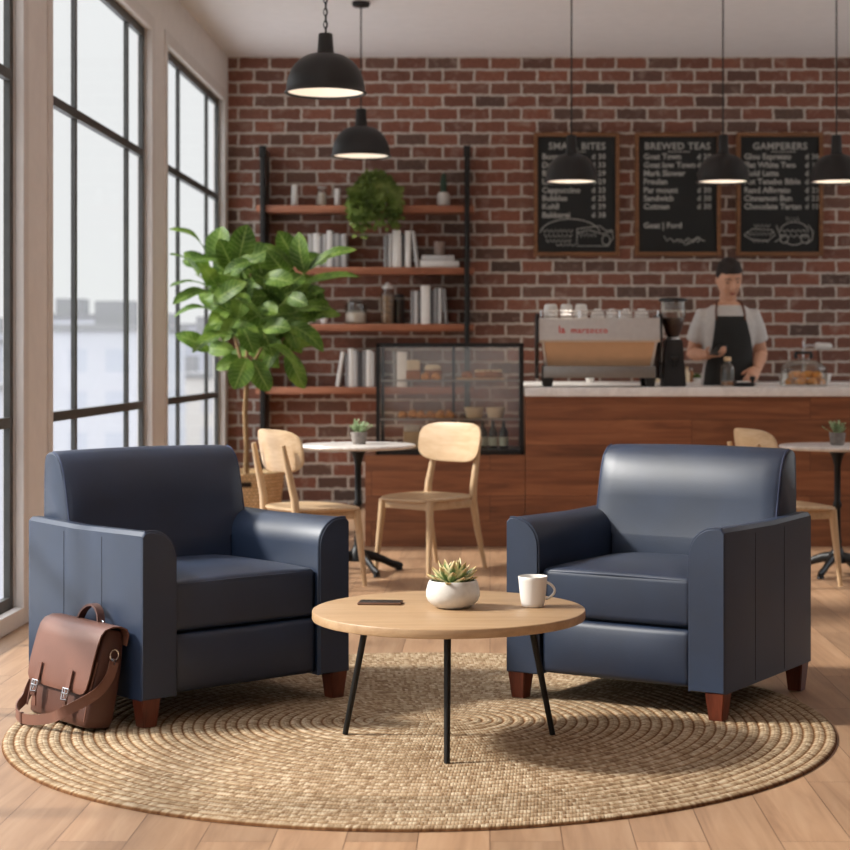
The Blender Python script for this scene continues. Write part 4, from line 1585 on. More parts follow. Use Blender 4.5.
def ivy():
    x0 = sx(376)
    y0 = 13.05
    t = thing('trailing_ivy', 'bushy trailing ivy spilling over the edge of the top shelf', 'plant', (x0, y0, SHELF_Z[0]))
    b = new()
    lathe(b, [(0, 0), (0.07, 0), (0.075, 0.005), (0.095, 0.13), (0.09, 0.132), (0.085, 0.12), (0, 0.118)], 24)
    obj('pot', b, 'pot_white', t, 50)
    rs = random.Random(4)
    bl, bs = new(), new()
    for i in range(150):
        u = rs.uniform(-1, 1)
        a = rs.uniform(0, PI)
        top = 0.135 + 0.13 * math.sqrt(max(0, 1 - u * u * 0.8)) * rs.uniform(0.5, 1.0)
        xr = u * 0.185
        yr = -0.125 - 0.07 * math.sqrt(1 - u * u) * rs.uniform(0.3, 1.0)
        bottom = -0.06 - 0.12 * rs.random() ** 1.5 - (0.07 if -0.75 < u < -0.3 and rs.random() < 0.3 else 0)
        p = [Vector((u * 0.04, -0.03, 0.12)), Vector((xr * 0.6, -0.07, top)), Vector((xr, yr, top * 0.55)), Vector((xr * 1.05, yr - 0.01, 0.02)), Vector((xr * 1.0 + rs.uniform(-0.02, 0.02), yr, bottom))]
        tube(bs, p, [0.002, 0.0018, 0.0015, 0.0012, 0.001], 4)
        for k in range(10):
            f = 0.9 + 3.1 * k / 9
            j = min(int(f), 3)
            pt = p[j].lerp(p[j + 1], f - j)
            d = Vector((rs.uniform(-1, 1), rs.uniform(-1, 0.15), rs.uniform(-1, 0.4))).normalized()
            l = rs.uniform(0.028, 0.046)
            leaf(bl, pt, pt + d * l, l * 0.85, (rs.uniform(-0.5, 0.5), -1, rs.uniform(0, 0.8)), 0.12, 0.15, 0, 'oval', 3, 2)
    obj('vines', bs, 'ivy', t, 60)
    obj('foliage', bl, 'ivy', t, 60)
ivy()

# ------------------------------------------------------------------ bar counter, base cabinet, back counter
KY, KD = 10.43, 0.62
KX0 = 0.21
def counter():
    t = thing('bar_counter', 'long walnut fronted bar counter with a pale stone worktop', 'counter', (0, 0, 0))
    b = new()
    box(b, KX0, XR - 0.005, KY + 0.012, KY + KD - 0.03, 0.0, 0.892)
    obj('front_panel', b, 'walnut', t, 0)
    b = new()
    box(b, KX0 - 0.004, XR - 0.005, KY - 0.012, KY + KD, 0.892, 0.947, 0.005)
    obj('worktop', b, 'counter', t, 30)
    t2 = thing('base_cabinet', 'low walnut base cabinet carrying the glass display case', 'cabinet', (0, 0, 0))
    b = new()
    box(b, -0.741, KX0 - 0.003, KY + 0.012, KY + KD - 0.03, 0.0, 0.545)
    obj('body', b, 'walnut', t2, 0)
    t3 = thing('back_counter', 'low back counter with a pale top along the brick wall behind the barista', 'counter', (0, 0, 0))
    b = new(); box(b, KX0 + 0.05, XR - 0.005, 12.35, YB - 0.002, 0.0, 0.9)
    obj('body', b, 'walnut', t3, 0)
    b = new(); box(b, KX0 + 0.03, XR - 0.005, 12.32, YB - 0.002, 0.9, 0.945, 0.004)
    obj('worktop', b, 'counter', t3, 30)
counter()
KZ = 0.947

# ------------------------------------------------------------------ glass display case and what stands in it
CX0, CX1, CY0, CY1, CZ0, CZ1 = -0.676, 0.2, 10.44, 10.92, 0.545, 1.209
SH1, SH2, SH0 = 0.989, 0.7586, CZ0 + 0.03
def display_case():
    t = thing('display_case', 'black framed glass display case of pastries standing on the base cabinet', 'display case', (0, 0, 0))
    b = new()
    e = 0.022
    for x in (CX0, CX1 - e):
        for y in (CY0, CY1 - e):
            box(b, x, x + e, y, y + e, CZ0, CZ1)
    for z in (CZ0, CZ1 - e):
        for y in (CY0, CY1 - e):
            box(b, CX0, CX1, y, y + e, z, z + e)
        for x in (CX0, CX1 - e):
            box(b, x, x + e, CY0, CY1, z, z + e)
    box(b, -0.235, -0.217, CY1 - 0.02, CY1 - 0.005, CZ0, CZ1)
    obj('frame', b, 'black_metal', t, 0)
    b = new(); box(b, CX0 + e, CX1 - e, CY0 + e, CY1 - e, CZ0 + 0.018, SH0)
    obj('base_tray', b, 'black_metal', t, 0)
    panes = (('front_pane', CX0 + e, CX1 - e, CY0 + 0.008, CY0 + 0.012, CZ0 + e, CZ1 - e), ('back_pane', CX0 + e, CX1 - e, CY1 - 0.012, CY1 - 0.008, CZ0 + e, CZ1 - e),
             ('side_pane', CX0 + 0.008, CX0 + 0.012, CY0 + e, CY1 - e, CZ0 + e, CZ1 - e), ('side_pane', CX1 - 0.012, CX1 - 0.008, CY0 + e, CY1 - e, CZ0 + e, CZ1 - e),
             ('top_pane', CX0 + e, CX1 - e, CY0 + e, CY1 - e, CZ1 - 0.012, CZ1 - 0.008))
    for nm, *v in panes:
        b = new(); box(b, *v)
        obj(nm, b, 'case_glass', t, 0)
    for z in (SH1, SH2):
        b = new(); box(b, CX0 + 0.014, CX1 - 0.014, CY0 + 0.03, CY1 - 0.03, z - 0.008, z)
        s = obj('glass_shelf', b, 'case_glass', t, 0)
        b = new(); box(b, CX0 + 0.014, CX1 - 0.014, CY0 + 0.022, CY0 + 0.03, z - 0.009, z + 0.001)
        obj('shelf_rail', b, 'steel_dark', s, 0)
display_case()
DC = 10.66
def cx(px, d=DC):
    return (px - VX) / FPX * d

def lump(bm, c, r, seed, amp=0.12, u=14, v=10, flat_bottom=True, mi=0):
    t = bmesh.new()
    bmesh.ops.create_uvsphere(t, u_segments=u, v_segments=v, radius=1.0)
    for vt in t.verts:
        n = mnoise.noise(vt.co * 1.9 + Vector((seed * 3.1, seed, 0)))
        vt.co *= 1 + amp * n
        if flat_bottom and vt.co.z < -0.55:
            vt.co.z = -0.55
        vt.co = Vector((vt.co.x * r[0], vt.co.y * r[1], (vt.co.z + (0.55 if flat_bottom else 0)) * r[2]))
    return add(bm, t, Matrix.Translation(Vector(c)), mi)

# upper glass shelf, left: cake in a tumbler, buns and an iced sandwich
def cake_box():
    t = thing('cake_slice', 'square cake slice with a pale cream top at the left of the upper case shelf', 'cake', (cx(413), 10.72, SH1))
    b = new(); box(b, -0.042, 0.042, -0.035, 0.035, 0, 0.055, 0.006)
    obj('sponge', b, 'bread', t)
    b = new(); box(b, -0.04, 0.04, -0.033, 0.033, 0.055, 0.118, 0.008)
    obj('cream_top', b, 'cream', t)
cake_box()
for i, (px, lab) in enumerate(((426, 'small golden bun left below the iced cake on the upper case shelf'), (436.5, 'small golden bun right below the iced cake on the upper case shelf'))):
    b = new(); lump(b, (0, 0, 0), (0.03, 0.03, 0.028), i + 1)
    single('bun', b, 'pastry', lab, 'bun', (cx(px), 10.6, SH1), 0, 'pastries in the display case')
t = thing('iced_cake', 'small iced cake behind the two buns on the upper case shelf', 'cake', (cx(432.5), 10.72, SH1))
b = new(); lathe(b, disc_capped([(0.046, 0), (0.05, 0.01), (0.05, 0.05), (0.045, 0.056)]), 24); obj('sponge', b, 'bread', t)
b = new(); lathe(b, disc_capped([(0.046, 0.056), (0.053, 0.06), (0.05, 0.08), (0.03, 0.09)]), 24); obj('icing', b, 'cream', t)
b = new(); box(b, cx(456.5), cx(504), 10.56, 10.74, SH1 + 0.0005, SH1 + 0.011, 0.003)
single('serving_board', b, 'board_pale', 'pale serving board on the upper case shelf', 'board')
b = new(); lump(b, (0, 0, 0), (0.036, 0.034, 0.026), 4)
single('bun', b, 'bread', 'brown bun at the left end of the pale serving board', 'bun', (cx(467), 10.65, SH1 + 0.011), 0, 'pastries in the display case')
t = thing('loaf_cake', 'long brown loaf cake with pale icing on the serving board', 'cake', (cx(488.5), 10.65, SH1 + 0.011))
b = new(); lump(b, (0, 0, 0), (0.088, 0.045, 0.03), 6, 0.06); obj('loaf', b, 'bread', t)
b = new()
for k in range(5):
    lump(b, (-0.066 + 0.033 * k, 0, 0.034), (0.021, 0.032, 0.011), k, 0.15)
obj('icing', b, 'cream', t)
# lower glass shelf: a row of round pastries and two bowls
for i, px in enumerate((403, 412.5, 421, 431, 440.5, 449)):
    b = new(); lump(b, (0, 0, 0), (0.0285 + 0.001 * (i % 2), 0.032, 0.025 + 0.002 * ((i * 2) % 3)), 11 + i, 0.42)
    single('pastry', b, 'pastry', 'round golden pastry, %s from the left on the lower case shelf' % ORD[i], 'pastry', (cx(px), 10.63 + 0.03 * (i % 2), SH2), 0, 'pastries in the display case')
for px, lab, mt in ((474, 'cream stoneware bowl at the left of the pair on the lower case shelf', 'bowl_cream'), (495.5, 'pale cream bowl at the right of the pair on the lower case shelf', 'cream')):
    b = new()
    lathe(b, [(0, 0), (0.042, 0), (0.046, 0.004), (0.06, 0.062), (0.057, 0.064), (0.05, 0.05), (0, 0.046)], 28)
    single('bowl', b, mt, lab, 'bowl', (cx(px), 10.64, SH2), 0, 'bowls in the display case', 50)
# bottom: bottles and a bread box
def bottle(px, lab, d):
    t = thing('bottle', lab, 'bottle', (cx(px, d), d, SH0), 0, 'green bottles in the display case')
    b = new()
    lathe(b, [(0, 0), (0.026, 0), (0.028, 0.004), (0.028, 0.092), (0.022, 0.112), (0.0115, 0.128), (0.0105, 0.16), (0.012, 0.162), (0.012, 0.168), (0, 0.168)], 20)
    obj('glass_body', b, 'bottle_green', t, 50)
    b = new(); lathe(b, [(0.0284, 0.018), (0.0288, 0.018), (0.0288, 0.07), (0.0284, 0.07)], 20, closed=True)
    obj('paper_label', b, 'bottle_label', t, 50)
for px, lab in ((472, 'dark green bottle partly behind the chair back in the display case'), (483, 'dark green bottle just right of the chair back in the display case'), (493, 'dark green bottle in the middle of those clear of the chair back'), (503.5, 'dark green bottle nearest the right post of the display case')):
    bottle(px, lab, 10.6)
t = thing('bread_bin', 'tan bread box with a pale lid at the bottom left of the display case', 'box', (cx(412), 10.66, SH0))
b = new(); box(b, -0.05, 0.05, -0.05, 0.05, 0, 0.1, 0.006); obj('box_body', b, 'board_pale', t)
b = new(); box(b, -0.046, 0.046, -0.046, 0.046, 0.1, 0.135, 0.008); obj('lid', b, 'paper', t)

# ------------------------------------------------------------------ espresso machine
def text_into(bm, s, size, x, z, y, align='LEFT', bold=0.0, depth=0.0008, mi=0, spacing=1.0, italic=0.0):
    cu = bpy.data.curves.new('lettering', 'FONT')
    cu.body = s
    cu.size = size
    cu.align_x = align
    cu.offset = bold
    cu.extrude = depth
    cu.shear = italic
    cu.space_character = spacing
    cu.resolution_u = 2
    o = bpy.data.objects.new('lettering', cu)
    COL.objects.link(o)
    dg = bpy.context.evaluated_depsgraph_get()
    me = bpy.data.meshes.new_from_object(o.evaluated_get(dg))
    bpy.data.objects.remove(o)
    bpy.data.curves.remove(cu)
    me.transform(Matrix.Translation((x, y, z)) @ Matrix.Rotation(PI / 2, 4, 'X'))
    bm.from_mesh(me)
    bpy.data.meshes.remove(me)

def espresso():
    O = Vector((0.652, 10.47, KZ))
    t = thing('espresso_machine', 'wide steel espresso machine with red lettering standing on the bar counter', 'espresso machine', O)
    hw = 0.36
    b = new()
    pr = [(0.0, 0.268), (-0.006, 0.28), (0.012, 0.405), (0.02, 0.412), (0.46, 0.412), (0.46, 0.268)]
    loft(b, [[(x, y, z) for y, z in pr] for x in (-hw, -hw + 0.002, hw - 0.002, hw)])
    obj('upper_housing', b, 'steel', t, 30)
    for s in (-1, 1):
        b = new()
        pl = [(-0.012, 0.262), (-0.012, 0.285), (0.004, 0.43), (0.03, 0.44), (0.47, 0.43), (0.47, 0.05), (0.03, 0.05), (0.03, 0.13), (0.06, 0.14)]
        loft(b, [[(s * (hw + 0.001), y, z) for y, z in pl], [(s * (hw + 0.014), y, z) for y, z in pl]])
        obj('side_panel', b, 'black_plastic', t, 30)
    b = new()
    loft(b, [[(-hw + 0.03, 0.012, 0.268), (hw - 0.03, 0.012, 0.268), (hw - 0.03, 0.03, 0.268), (-hw + 0.03, 0.03, 0.268)],
             [(-hw + 0.052, 0.075, 0.126), (hw - 0.052, 0.075, 0.126), (hw - 0.052, 0.09, 0.126), (-hw + 0.052, 0.09, 0.126)]])
    obj('lower_panel', b, 'copper', t, 0)
    for s in (-1, 1):
        b = new()
        tube(b, [(s * (hw - 0.022), 0.008, 0.268), (s * (hw - 0.044), 0.07, 0.126)], 0.008, 8)
        obj('panel_trim', b, 'steel', t)
    b = new(); box(b, -hw + 0.025, hw - 0.025, 0.012, 0.44, 0.054, 0.126, 0.006)
    obj('drip_tray', b, 'steel_dark', t, 30)
    b = new(); box(b, -hw + 0.04, hw - 0.04, 0.1, 0.44, 0.126, 0.268)
    obj('inner_body', b, 'steel_dark', t, 0)
    for sx_ in (-1, 1):
        for y in (0.05, 0.40):
            b = new()
            c = sx_ * (hw - 0.055)
            loft(b, [[(c + q * 0.024, y + w * 0.024, 0.0005) for q, w in ((-1, -1), (1, -1), (1, 1), (-1, 1))], [(c + q * 0.032, y + w * 0.03, 0.056) for q, w in ((-1, -1), (1, -1), (1, 1), (-1, 1))]])
            obj('foot', b, 'black_plastic', t, 30)
    b = new()
    for z in (0.432, 0.452):
        tube(b, [(-hw + 0.01, 0.42, z), (-hw + 0.01, 0.03, z), (hw - 0.01, 0.03, z), (hw - 0.01, 0.42, z)], 0.0028, 6)
    for x in (-hw + 0.01, -0.12, 0.12, hw - 0.01):
        tube(b, [(x, 0.03, 0.41), (x, 0.03, 0.455)], 0.004, 6)
    obj('cup_rail', b, 'chrome', t)
    b = new()
    text_into(b, 'la', 0.062, -0.245, 0.322, -0.0062, 'LEFT', 0.0012)
    text_into(b, 'marzocco', 0.05, -0.172, 0.322, -0.0062, 'LEFT', 0.001, spacing=1.12)
    # the lettering lies on the sloping face
    for v in b.verts:
        v.co.y = -0.0062 + (v.co.z - 0.28) / 0.125 * 0.018 - 0.0012 + (v.co.y + 0.0062)
    obj('lettering', b, 'red', t, 0)
    # cups on top
    tops = [(552.5, 567.5, 'tall'), (569.5, 582.5, 'tall'), (584, 597, 'tall'), (601, 614.5, 'low'), (615.5, 628, 'low'), (630, 642.5, 'low'), (644.5, 658, 'low')]
    tops = [(543.5, 558, 'tall'), (560, 573, 'tall'), (574.5, 587.5, 'tall'), (590.5, 604.5, 'low'), (605.5, 618.5, 'low'), (620, 632.5, 'low'), (634, 649, 'low')]
    for i, (a, c, k) in enumerate(tops):
        r = (c - a) / 2 / FPX * 10.62
        x = ((a + c) / 2 - VX) / FPX * 10.62
        z = KZ + 0.4125
        if k == 'tall':
            u = thing('cup', 'tall white cup upside down, %s from the left on the espresso machine' % ORD[i], 'cup', (x, 10.62, z), 0, 'white cups on the espresso machine')
            b = new()
            lathe(b, [(r * 0.98, 0), (r, 0.004), (r * 0.97, 0.05), (r * 0.86, 0.08), (r * 0.6, 0.086), (0, 0.086), (0, 0.08), (r * 0.8, 0.074), (r * 0.9, 0.0)], 28, closed=False)
            obj('bowl', b, 'china', u, 50)
            b = new()
            tube(b, [(0, r * 0.9, 0.062), (0, r * 1.35, 0.055), (0, r * 1.4, 0.035), (0, r * 0.95, 0.022)], 0.004, 8)
            obj('handle', b, 'china', u)
        else:
            u = thing('cup', 'low white cup upside down, %s from the left on the espresso machine' % ORD[i], 'cup', (x, 10.62, z), 0, 'white cups on the espresso machine')
            b = new()
            lathe(b, [(r * 0.96, 0), (r, 0.003), (r * 0.98, 0.02), (r * 0.8, 0.042), (r * 0.5, 0.05), (r * 0.48, 0.057), (0, 0.057), (0, 0.05), (r * 0.8, 0.034), (r * 0.9, 0.0)], 28)
            obj('bowl', b, 'china', u, 50)
            b = new()
            tube(b, [(0, r * 0.8, 0.04), (0, r * 1.25, 0.034), (0, r * 1.25, 0.02), (0, r * 0.92, 0.012)], 0.0035, 8)
            obj('handle', b, 'china', u)
espresso()

def grinder():
    d = 10.66
    t = thing('coffee_grinder', 'black coffee grinder with a hopper of beans between the espresso machine and the barista', 'grinder', ((673 - VX) / FPX * d, d, KZ))
    b = new()
    loft(b, [[(x * k, y * k, z) for x, y in ((-0.07, -0.1), (0.07, -0.1), (0.07, 0.1), (-0.07, 0.1))] for z, k in ((0.0, 1.0), (0.02, 0.99), (0.27, 0.74), (0.285, 0.7))])
    bmesh.ops.bevel(b, geom=[e for e in b.edges], offset=0.006, segments=2, affect='EDGES')
    obj('body', b, 'black_plastic', t, 40)
    b = new(); box(b, -0.022, 0.022, -0.13, -0.06, 0.16, 0.19, 0.004); box(b, -0.01, 0.01, -0.115, -0.08, 0.12, 0.16, 0.003)
    obj('spout', b, 'black_plastic', t)
    b = new(); lathe(b, disc_capped([(0.04, 0.284), (0.04, 0.298)]), 24)
    obj('collar', b, 'steel', t)
    b = new()
    lathe(b, disc_capped([(0.03, 0.299), (0.04, 0.315), (0.058, 0.36), (0.068, 0.4), (0.062, 0.416)]), 28)
    obj('beans', b, 'bean', t, 50)
    b = new()
    lathe(b, [(0.034, 0.298), (0.072, 0.402), (0.078, 0.43), (0.078, 0.515), (0.0755, 0.515), (0.0755, 0.43), (0.0695, 0.403), (0.0315, 0.3)], 28)
    obj('hopper', b, 'jar_glass', t, 50)
    b = new()
    lathe(b, disc_capped([(0.083, 0.515), (0.087, 0.519), (0.087, 0.53), (0.06, 0.536)]), 28)
    obj('hopper_lid', b, 'black_plastic', t, 40)
grinder()

# ------------------------------------------------------------------ things on the counter
def syrup():
    d = 10.58
    t = thing('syrup_bottle', 'glass bottle with a little amber syrup on the counter in front of the barista', 'bottle', ((727.5 - VX) / FPX * d, d, KZ))
    b = new()
    lathe(b, [(0, 0), (0.04, 0), (0.043, 0.005), (0.043, 0.105), (0.036, 0.128), (0.02, 0.14), (0.019, 0.155), (0.0165, 0.155), (0.0175, 0.138), (0.034, 0.124), (0.04, 0.104), (0.04, 0.008), (0, 0.006)], 28)
    obj('glass_body', b, 'jar_glass', t, 50)
    b = new(); lathe(b, disc_capped([(0.0385, 0.0085), (0.0385, 0.032)]), 24)
    obj('syrup', b, 'amber', t, 50)
    b = new(); lathe(b, disc_capped([(0.022, 0.155), (0.022, 0.178), (0.02, 0.18)]), 20)
    obj('stopper', b, 'board_pale', t, 40)
syrup()
def tray():
    d = 10.6
    t = thing('box', 'black box with a white top lying on the counter right of the syrup bottle', 'box', ((744 - VX) / FPX * d, d, KZ))
    b = new(); box(b, -0.055, 0.055, -0.06, 0.06, 0, 0.026, 0.004); obj('case', b, 'black_plastic', t)
    b = new(); box(b, -0.045, 0.03, -0.05, 0.05, 0.026, 0.034, 0.003); obj('paper_pad', b, 'china', t)
tray()
def cookie_jar():
    d = 10.68
    X = (803.5 - VX) / FPX * d
    t = thing('cookie_jar', 'wide glass cookie jar with a domed lid and black handle on the counter', 'jar', (X, d, KZ))
    r = 0.143
    b = new()
    lathe(b, [(0, 0), (r * 0.95, 0), (r, 0.008), (r, 0.098), (r - 0.003, 0.1), (r - 0.003, 0.012), (0, 0.01)], 40)
    obj('glass_body', b, 'jar_glass', t, 50)
    b = new()
    lathe(b, [(r + 0.003, 0.1005), (r + 0.003, 0.107), (r * 0.94, 0.128), (r * 0.7, 0.15), (0.045, 0.163), (0.04, 0.175), (0, 0.176), (0, 0.172), (0.04, 0.16), (r * 0.68, 0.147), (r * 0.92, 0.125), (r - 0.002, 0.1005)], 40)
    ld = obj('lid', b, 'jar_glass', t, 50)
    b = new()
    tube(b, [(-0.045, 0, 0.17), (-0.048, 0, 0.19), (-0.045, 0, 0.205), (0.045, 0, 0.205), (0.048, 0, 0.19), (0.045, 0, 0.17)], 0.011, 10)
    obj('handle', b, 'black_plastic', ld)
    rs = random.Random(8)
    spots = []
    for k, (x, y) in enumerate(((-0.092, -0.042), (-0.036, -0.085), (0.036, -0.085), (0.092, -0.042), (-0.07, 0.05), (0.0, 0.0), (0.07, 0.05), (0.0, 0.085))):
        spots.append((x, y, 0.012))
    for k, (x, y) in enumerate(((-0.07, -0.058), (0.0, -0.065), (0.07, -0.058), (-0.035, 0.03), (0.04, 0.035))):
        spots.append((x, y, 0.0535))
    names = ['leftmost cookie in the bottom layer of the cookie jar', 'cookie left of the middle in front in the bottom layer of the jar', 'cookie right of the middle in front in the bottom layer of the jar', 'rightmost cookie in the bottom layer of the cookie jar',
             None, None, None, None, 'left cookie in the top layer of the cookie jar', 'middle cookie in the top layer of the cookie jar', 'right cookie in the top layer of the cookie jar', None, None]
    for i, ((x, y, z), nm) in enumerate(zip(spots, names)):
        b = new()
        lump(b, (0, 0, 0), (0.034, 0.034, 0.0265), 30 + i, 0.12, 14, 9)
        single('cookie', b, 'cookie', nm or 'golden cookie hidden behind the front ones in the cookie jar', 'cookie', (X + x, d + y, KZ + z), rs.uniform(0, 6), 'cookies in the glass jar')
cookie_jar()

# things on the back counter
BZ = 0.945
def bx(px, d):
    return (px - VX) / FPX * d
for px, d, r, h, mt, cap, lab in ((656.5, 12.7, 0.024, 0.14, 'cream', 'board_pale', 'pale bottle on the back counter right of the espresso machine'), (687, 12.7, 0.02, 0.11, 'cream', 'board_pale', 'small cream bottle on the back counter left of the barista'),
                              (691.5, 12.85, 0.016, 0.1, 'amber', 'steel', 'thin amber bottle behind the small cream bottle')):
    t = thing('bottle', lab, 'bottle', (bx(px, d), d, BZ))
    b = new(); lathe(b, disc_capped([(r * 0.95, 0), (r, 0.004), (r, h * 0.62), (r * 0.45, h * 0.78), (r * 0.42, h * 0.88)]), 18); obj('body', b, mt, t, 50)
    b = new(); lathe(b, disc_capped([(r * 0.5, h * 0.88), (r * 0.5, h)]), 14); obj('cap', b, cap, t, 50)
for px, d, mt, lab in ((697, 12.8, 'hedge', 'small green plant tuft on the back counter beside the barista'),):
    t = thing('potted_herb', lab, 'plant', (bx(px, d), d, BZ))
    b = new(); lathe(b, [(0, 0), (0.024, 0), (0.03, 0.03), (0.027, 0.03), (0, 0.026)], 18); obj('pot', b, 'china', t)
    b = new(); rs = random.Random(2)
    for k in range(40):
        a = rs.uniform(0, 6.28); e = rs.uniform(0.2, 1.4)
        dd = Vector((math.cos(a) * math.cos(e), math.sin(a) * math.cos(e), math.sin(e)))
        leaf(b, Vector((0, 0, 0.026)) + dd * 0.008, Vector((0, 0, 0.026)) + dd * rs.uniform(0.02, 0.045), 0.014, (0, -1, 0.5), 0.1, 0.1, 0, 'oval', 3, 2)
    obj('foliage', b, mt, t)
for px, d, lab in ((590, 12.6, 'small white cup on the back counter seen below the espresso machine'), (783.5, 12.7, 'white cup on the back counter left of the cookie jar'), (793, 12.9, 'white cup seen through the left of the glass cookie jar'), (807, 12.9, 'white cup seen through the middle of the glass cookie jar'), (826.5, 12.7, 'white cup on the back counter right of the cookie jar')):
    b = new()
    lathe(b, [(0, 0), (0.022, 0), (0.026, 0.006), (0.036, 0.062), (0.034, 0.064), (0.024, 0.012), (0, 0.01)], 20)
    single('cup', b, 'china', lab, 'cup', (bx(px, d), d, BZ), 0, 'white cups on the back counter', 50)
t = thing('tap', 'steel swan neck tap with a white spout on the back counter behind the cookie jar', 'tap', (bx(803, 13.0), 13.0, BZ))
b = new(); lathe(b, disc_capped([(0.026, 0), (0.026, 0.02), (0.014, 0.03)]), 20); obj('base', b, 'chrome', t)
b = new(); tube(b, [(0, 0, 0.02), (0, 0, 0.24), (0.01, -0.01, 0.262), (0.04, -0.02, 0.27), (0.09, -0.02, 0.265)], 0.009, 10); tube(b, [(0, 0, 0.26), (0, 0, 0.3)], 0.006, 8); obj('neck', b, 'chrome', t)
b = new(); tube(b, [(0.085, -0.02, 0.265), (0.1, -0.02, 0.265), (0.19, -0.02, 0.26), (0.2, -0.02, 0.25)], [0.02, 0.026, 0.027, 0.02], 14); obj('spout', b, 'china', t)
b = new(); tube(b, [(0.11, -0.02, 0.235), (0.115, -0.02, 0.16), (0.11, -0.02, 0.0)], 0.012, 10); obj('handle', b, 'strap_brown', t)

# ------------------------------------------------------------------ chalkboards
BD = 13.16
def bpx(px):
    return (px - VX) / FPX * BD
def bpz(py):
    return CAM_H - (py - VY) / FPX * BD
def squiggle(bm, pts, r=0.0032):
    tube(bm, [(bpx(x), BD - 0.0035, bpz(y)) for x, y in pts], r, 4)
def ell(cx_, cy_, rx, ry, a0=0, a1=360, n=18):
    return [(cx_ + rx * math.cos(R(a0 + (a1 - a0) * i / n)), cy_ + ry * math.sin(R(a0 + (a1 - a0) * i / n))) for i in range(n + 1)]

def chalkboard(x0, x1, title, rows, prices, label, drawing, tx, px, foot=None):
    y0, y1 = 132.6, 256
    t = thing('chalkboard', label, 'chalkboard', (0, 0, 0), 0, 'menu boards')
    X0, X1, Z0_, Z1_ = bpx(x0), bpx(x1), bpz(y1), bpz(y0)
    b = new(); box(b, X0 + 0.015, X1 - 0.015, BD, YB - 0.003, Z0_ + 0.015, Z1_ - 0.015)
    obj('slate', b, 'chalkboard', t, 0)
    b = new()
    f = 0.03
    for v in ((X0, X0 + f, Z0_, Z1_), (X1 - f, X1, Z0_, Z1_), (X0 + f, X1 - f, Z0_, Z0_ + f), (X0 + f, X1 - f, Z1_ - f, Z1_)):
        box(b, v[0], v[1], BD - 0.02, YB - 0.002, v[2], v[3], 0.003)
    obj('frame', b, 'board_frame', t, 30)
    b = new()
    y = BD - 0.0012
    text_into(b, title[0], 0.072, bpx(title[1]), bpz(149.3), y, 'CENTER', 0.0016, 0.0006, spacing=1.08)
    obj('chalk_heading', b, 'chalk', t, 0)
    b = new()
    box(b, bpx(title[2]), bpx(title[3]), BD - 0.002, BD - 0.0006, bpz(152.2), bpz(151.4))
    obj('chalk_underline', b, 'chalk', t, 0)
    b = new()
    for (s, yy) in rows:
        text_into(b, s, 0.06, bpx(tx), bpz(yy + 2.6), y, 'LEFT', 0.0018, 0.0006)
    obj('chalk_writing', b, 'chalk', t, 0)
    b = new()
    for (s, yy) in prices:
        text_into(b, s, 0.055, bpx(px), bpz(yy + 2.4), y, 'LEFT', 0.0014, 0.0006, spacing=1.1)
    obj('chalk_prices', b, 'chalk', t, 0)
    b = new()
    for s in drawing:
        squiggle(b, s, 0.0038)
    obj('chalk_drawing', b, 'chalk', t, 60)

ys = [156.6, 165, 173.3, 181.6, 190.2, 198.3, 206.5, 215]
zig = lambda x0, x1, y, n, a: [(x0 + (x1 - x0) * i / n, y + (a if i % 2 else -a)) for i in range(n + 1)]
chalkboard(533.6, 619.6, ('SMALL BITES', 577, 578, 586), list(zip(['Bonart', 'Dous', 'Birria', 'Latte', 'Cappuccino', 'Bubbles', 'Kohll', 'Bakkerei'], ys)), list(zip(['d 30', 'd 33', 'd 29', 'd 29', 'd 33', 'd 25', 'd 39', 'd 38'], ys)),
           'leftmost of the three framed chalkboard menus, partly behind a hanging lamp',
           [ell(570, 234, 30, 15, 185, 350), zig(543, 573, 231, 14, 1.5), zig(544, 572, 236, 12, 1.6), zig(546, 571, 241, 12, 1.4), zig(556, 575, 245, 8, 1), [(577, 229), (600, 226), (606, 231), (612, 230), (613, 238), (608, 246), (577, 246), (577, 229)], zig(579, 596, 235, 9, 2), ell(606, 240, 4, 5), [(577, 233), (590, 230), (602, 234), (613, 231)]], 542, 591.5)
chalkboard(634.8, 721, ('BREWED TEAS', 677.5, 668, 690), list(zip(['Goat Town', 'Goat low Town', 'Mark Slower', 'Freulan', 'Par mount', 'Sandwich', 'Cutman'], ys)) + [('Goat | Ford', 225.5)], list(zip(['d 20', 'd 35', 'd 20', 'd 29', 'd 30', 'd 30', 'd 30'], ys)),
           'middle of the three framed chalkboard menus, above the barista',
           [[(664, 236), (667, 241), (670, 238), (674, 242), (679, 239), (683, 243), (688, 238), (692, 241), (697, 237), (701, 240), (705, 241)], zig(672, 700, 241, 12, 1.6), [(684, 245), (690, 243), (700, 237)]], 643.5, 697)
chalkboard(736.4, 823.2, ('GAMPERERS', 780, 771, 796), list(zip(['Glou Espresso', 'Flat White Two', 'Cold Latte', 'Pot Tenebo Bible', 'Rand Affogato', 'Cinnamon Bun', 'Chocolate Tartan'], ys)), list(zip(['d 30', 'd 12', 'd 1', 'd 10', 'd 23', 'd 23', 'd 10'], ys)),
           'rightmost of the three framed chalkboard menus, above the cookie jar',
           [zig(754, 770, 226, 8, 1.5), [(744, 235), (752, 229), (772, 230), (775, 235), (767, 241), (750, 239), (744, 235)], zig(748, 772, 234, 12, 2), zig(752, 769, 241, 8, 1.4), [(776, 225), (781, 238), (775, 242)],
            ell(794, 232, 14, 10, 180, 360), zig(782, 806, 231, 9, 1.3), zig(780, 808, 236, 10, 1.6), ell(784, 239, 4, 4), ell(805, 239, 4, 4), ell(794, 241, 8, 4, 0, 180), zig(786, 799, 219, 7, 2), [(808, 225), (813, 232), (812, 240), (806, 244)]], 744, 805)

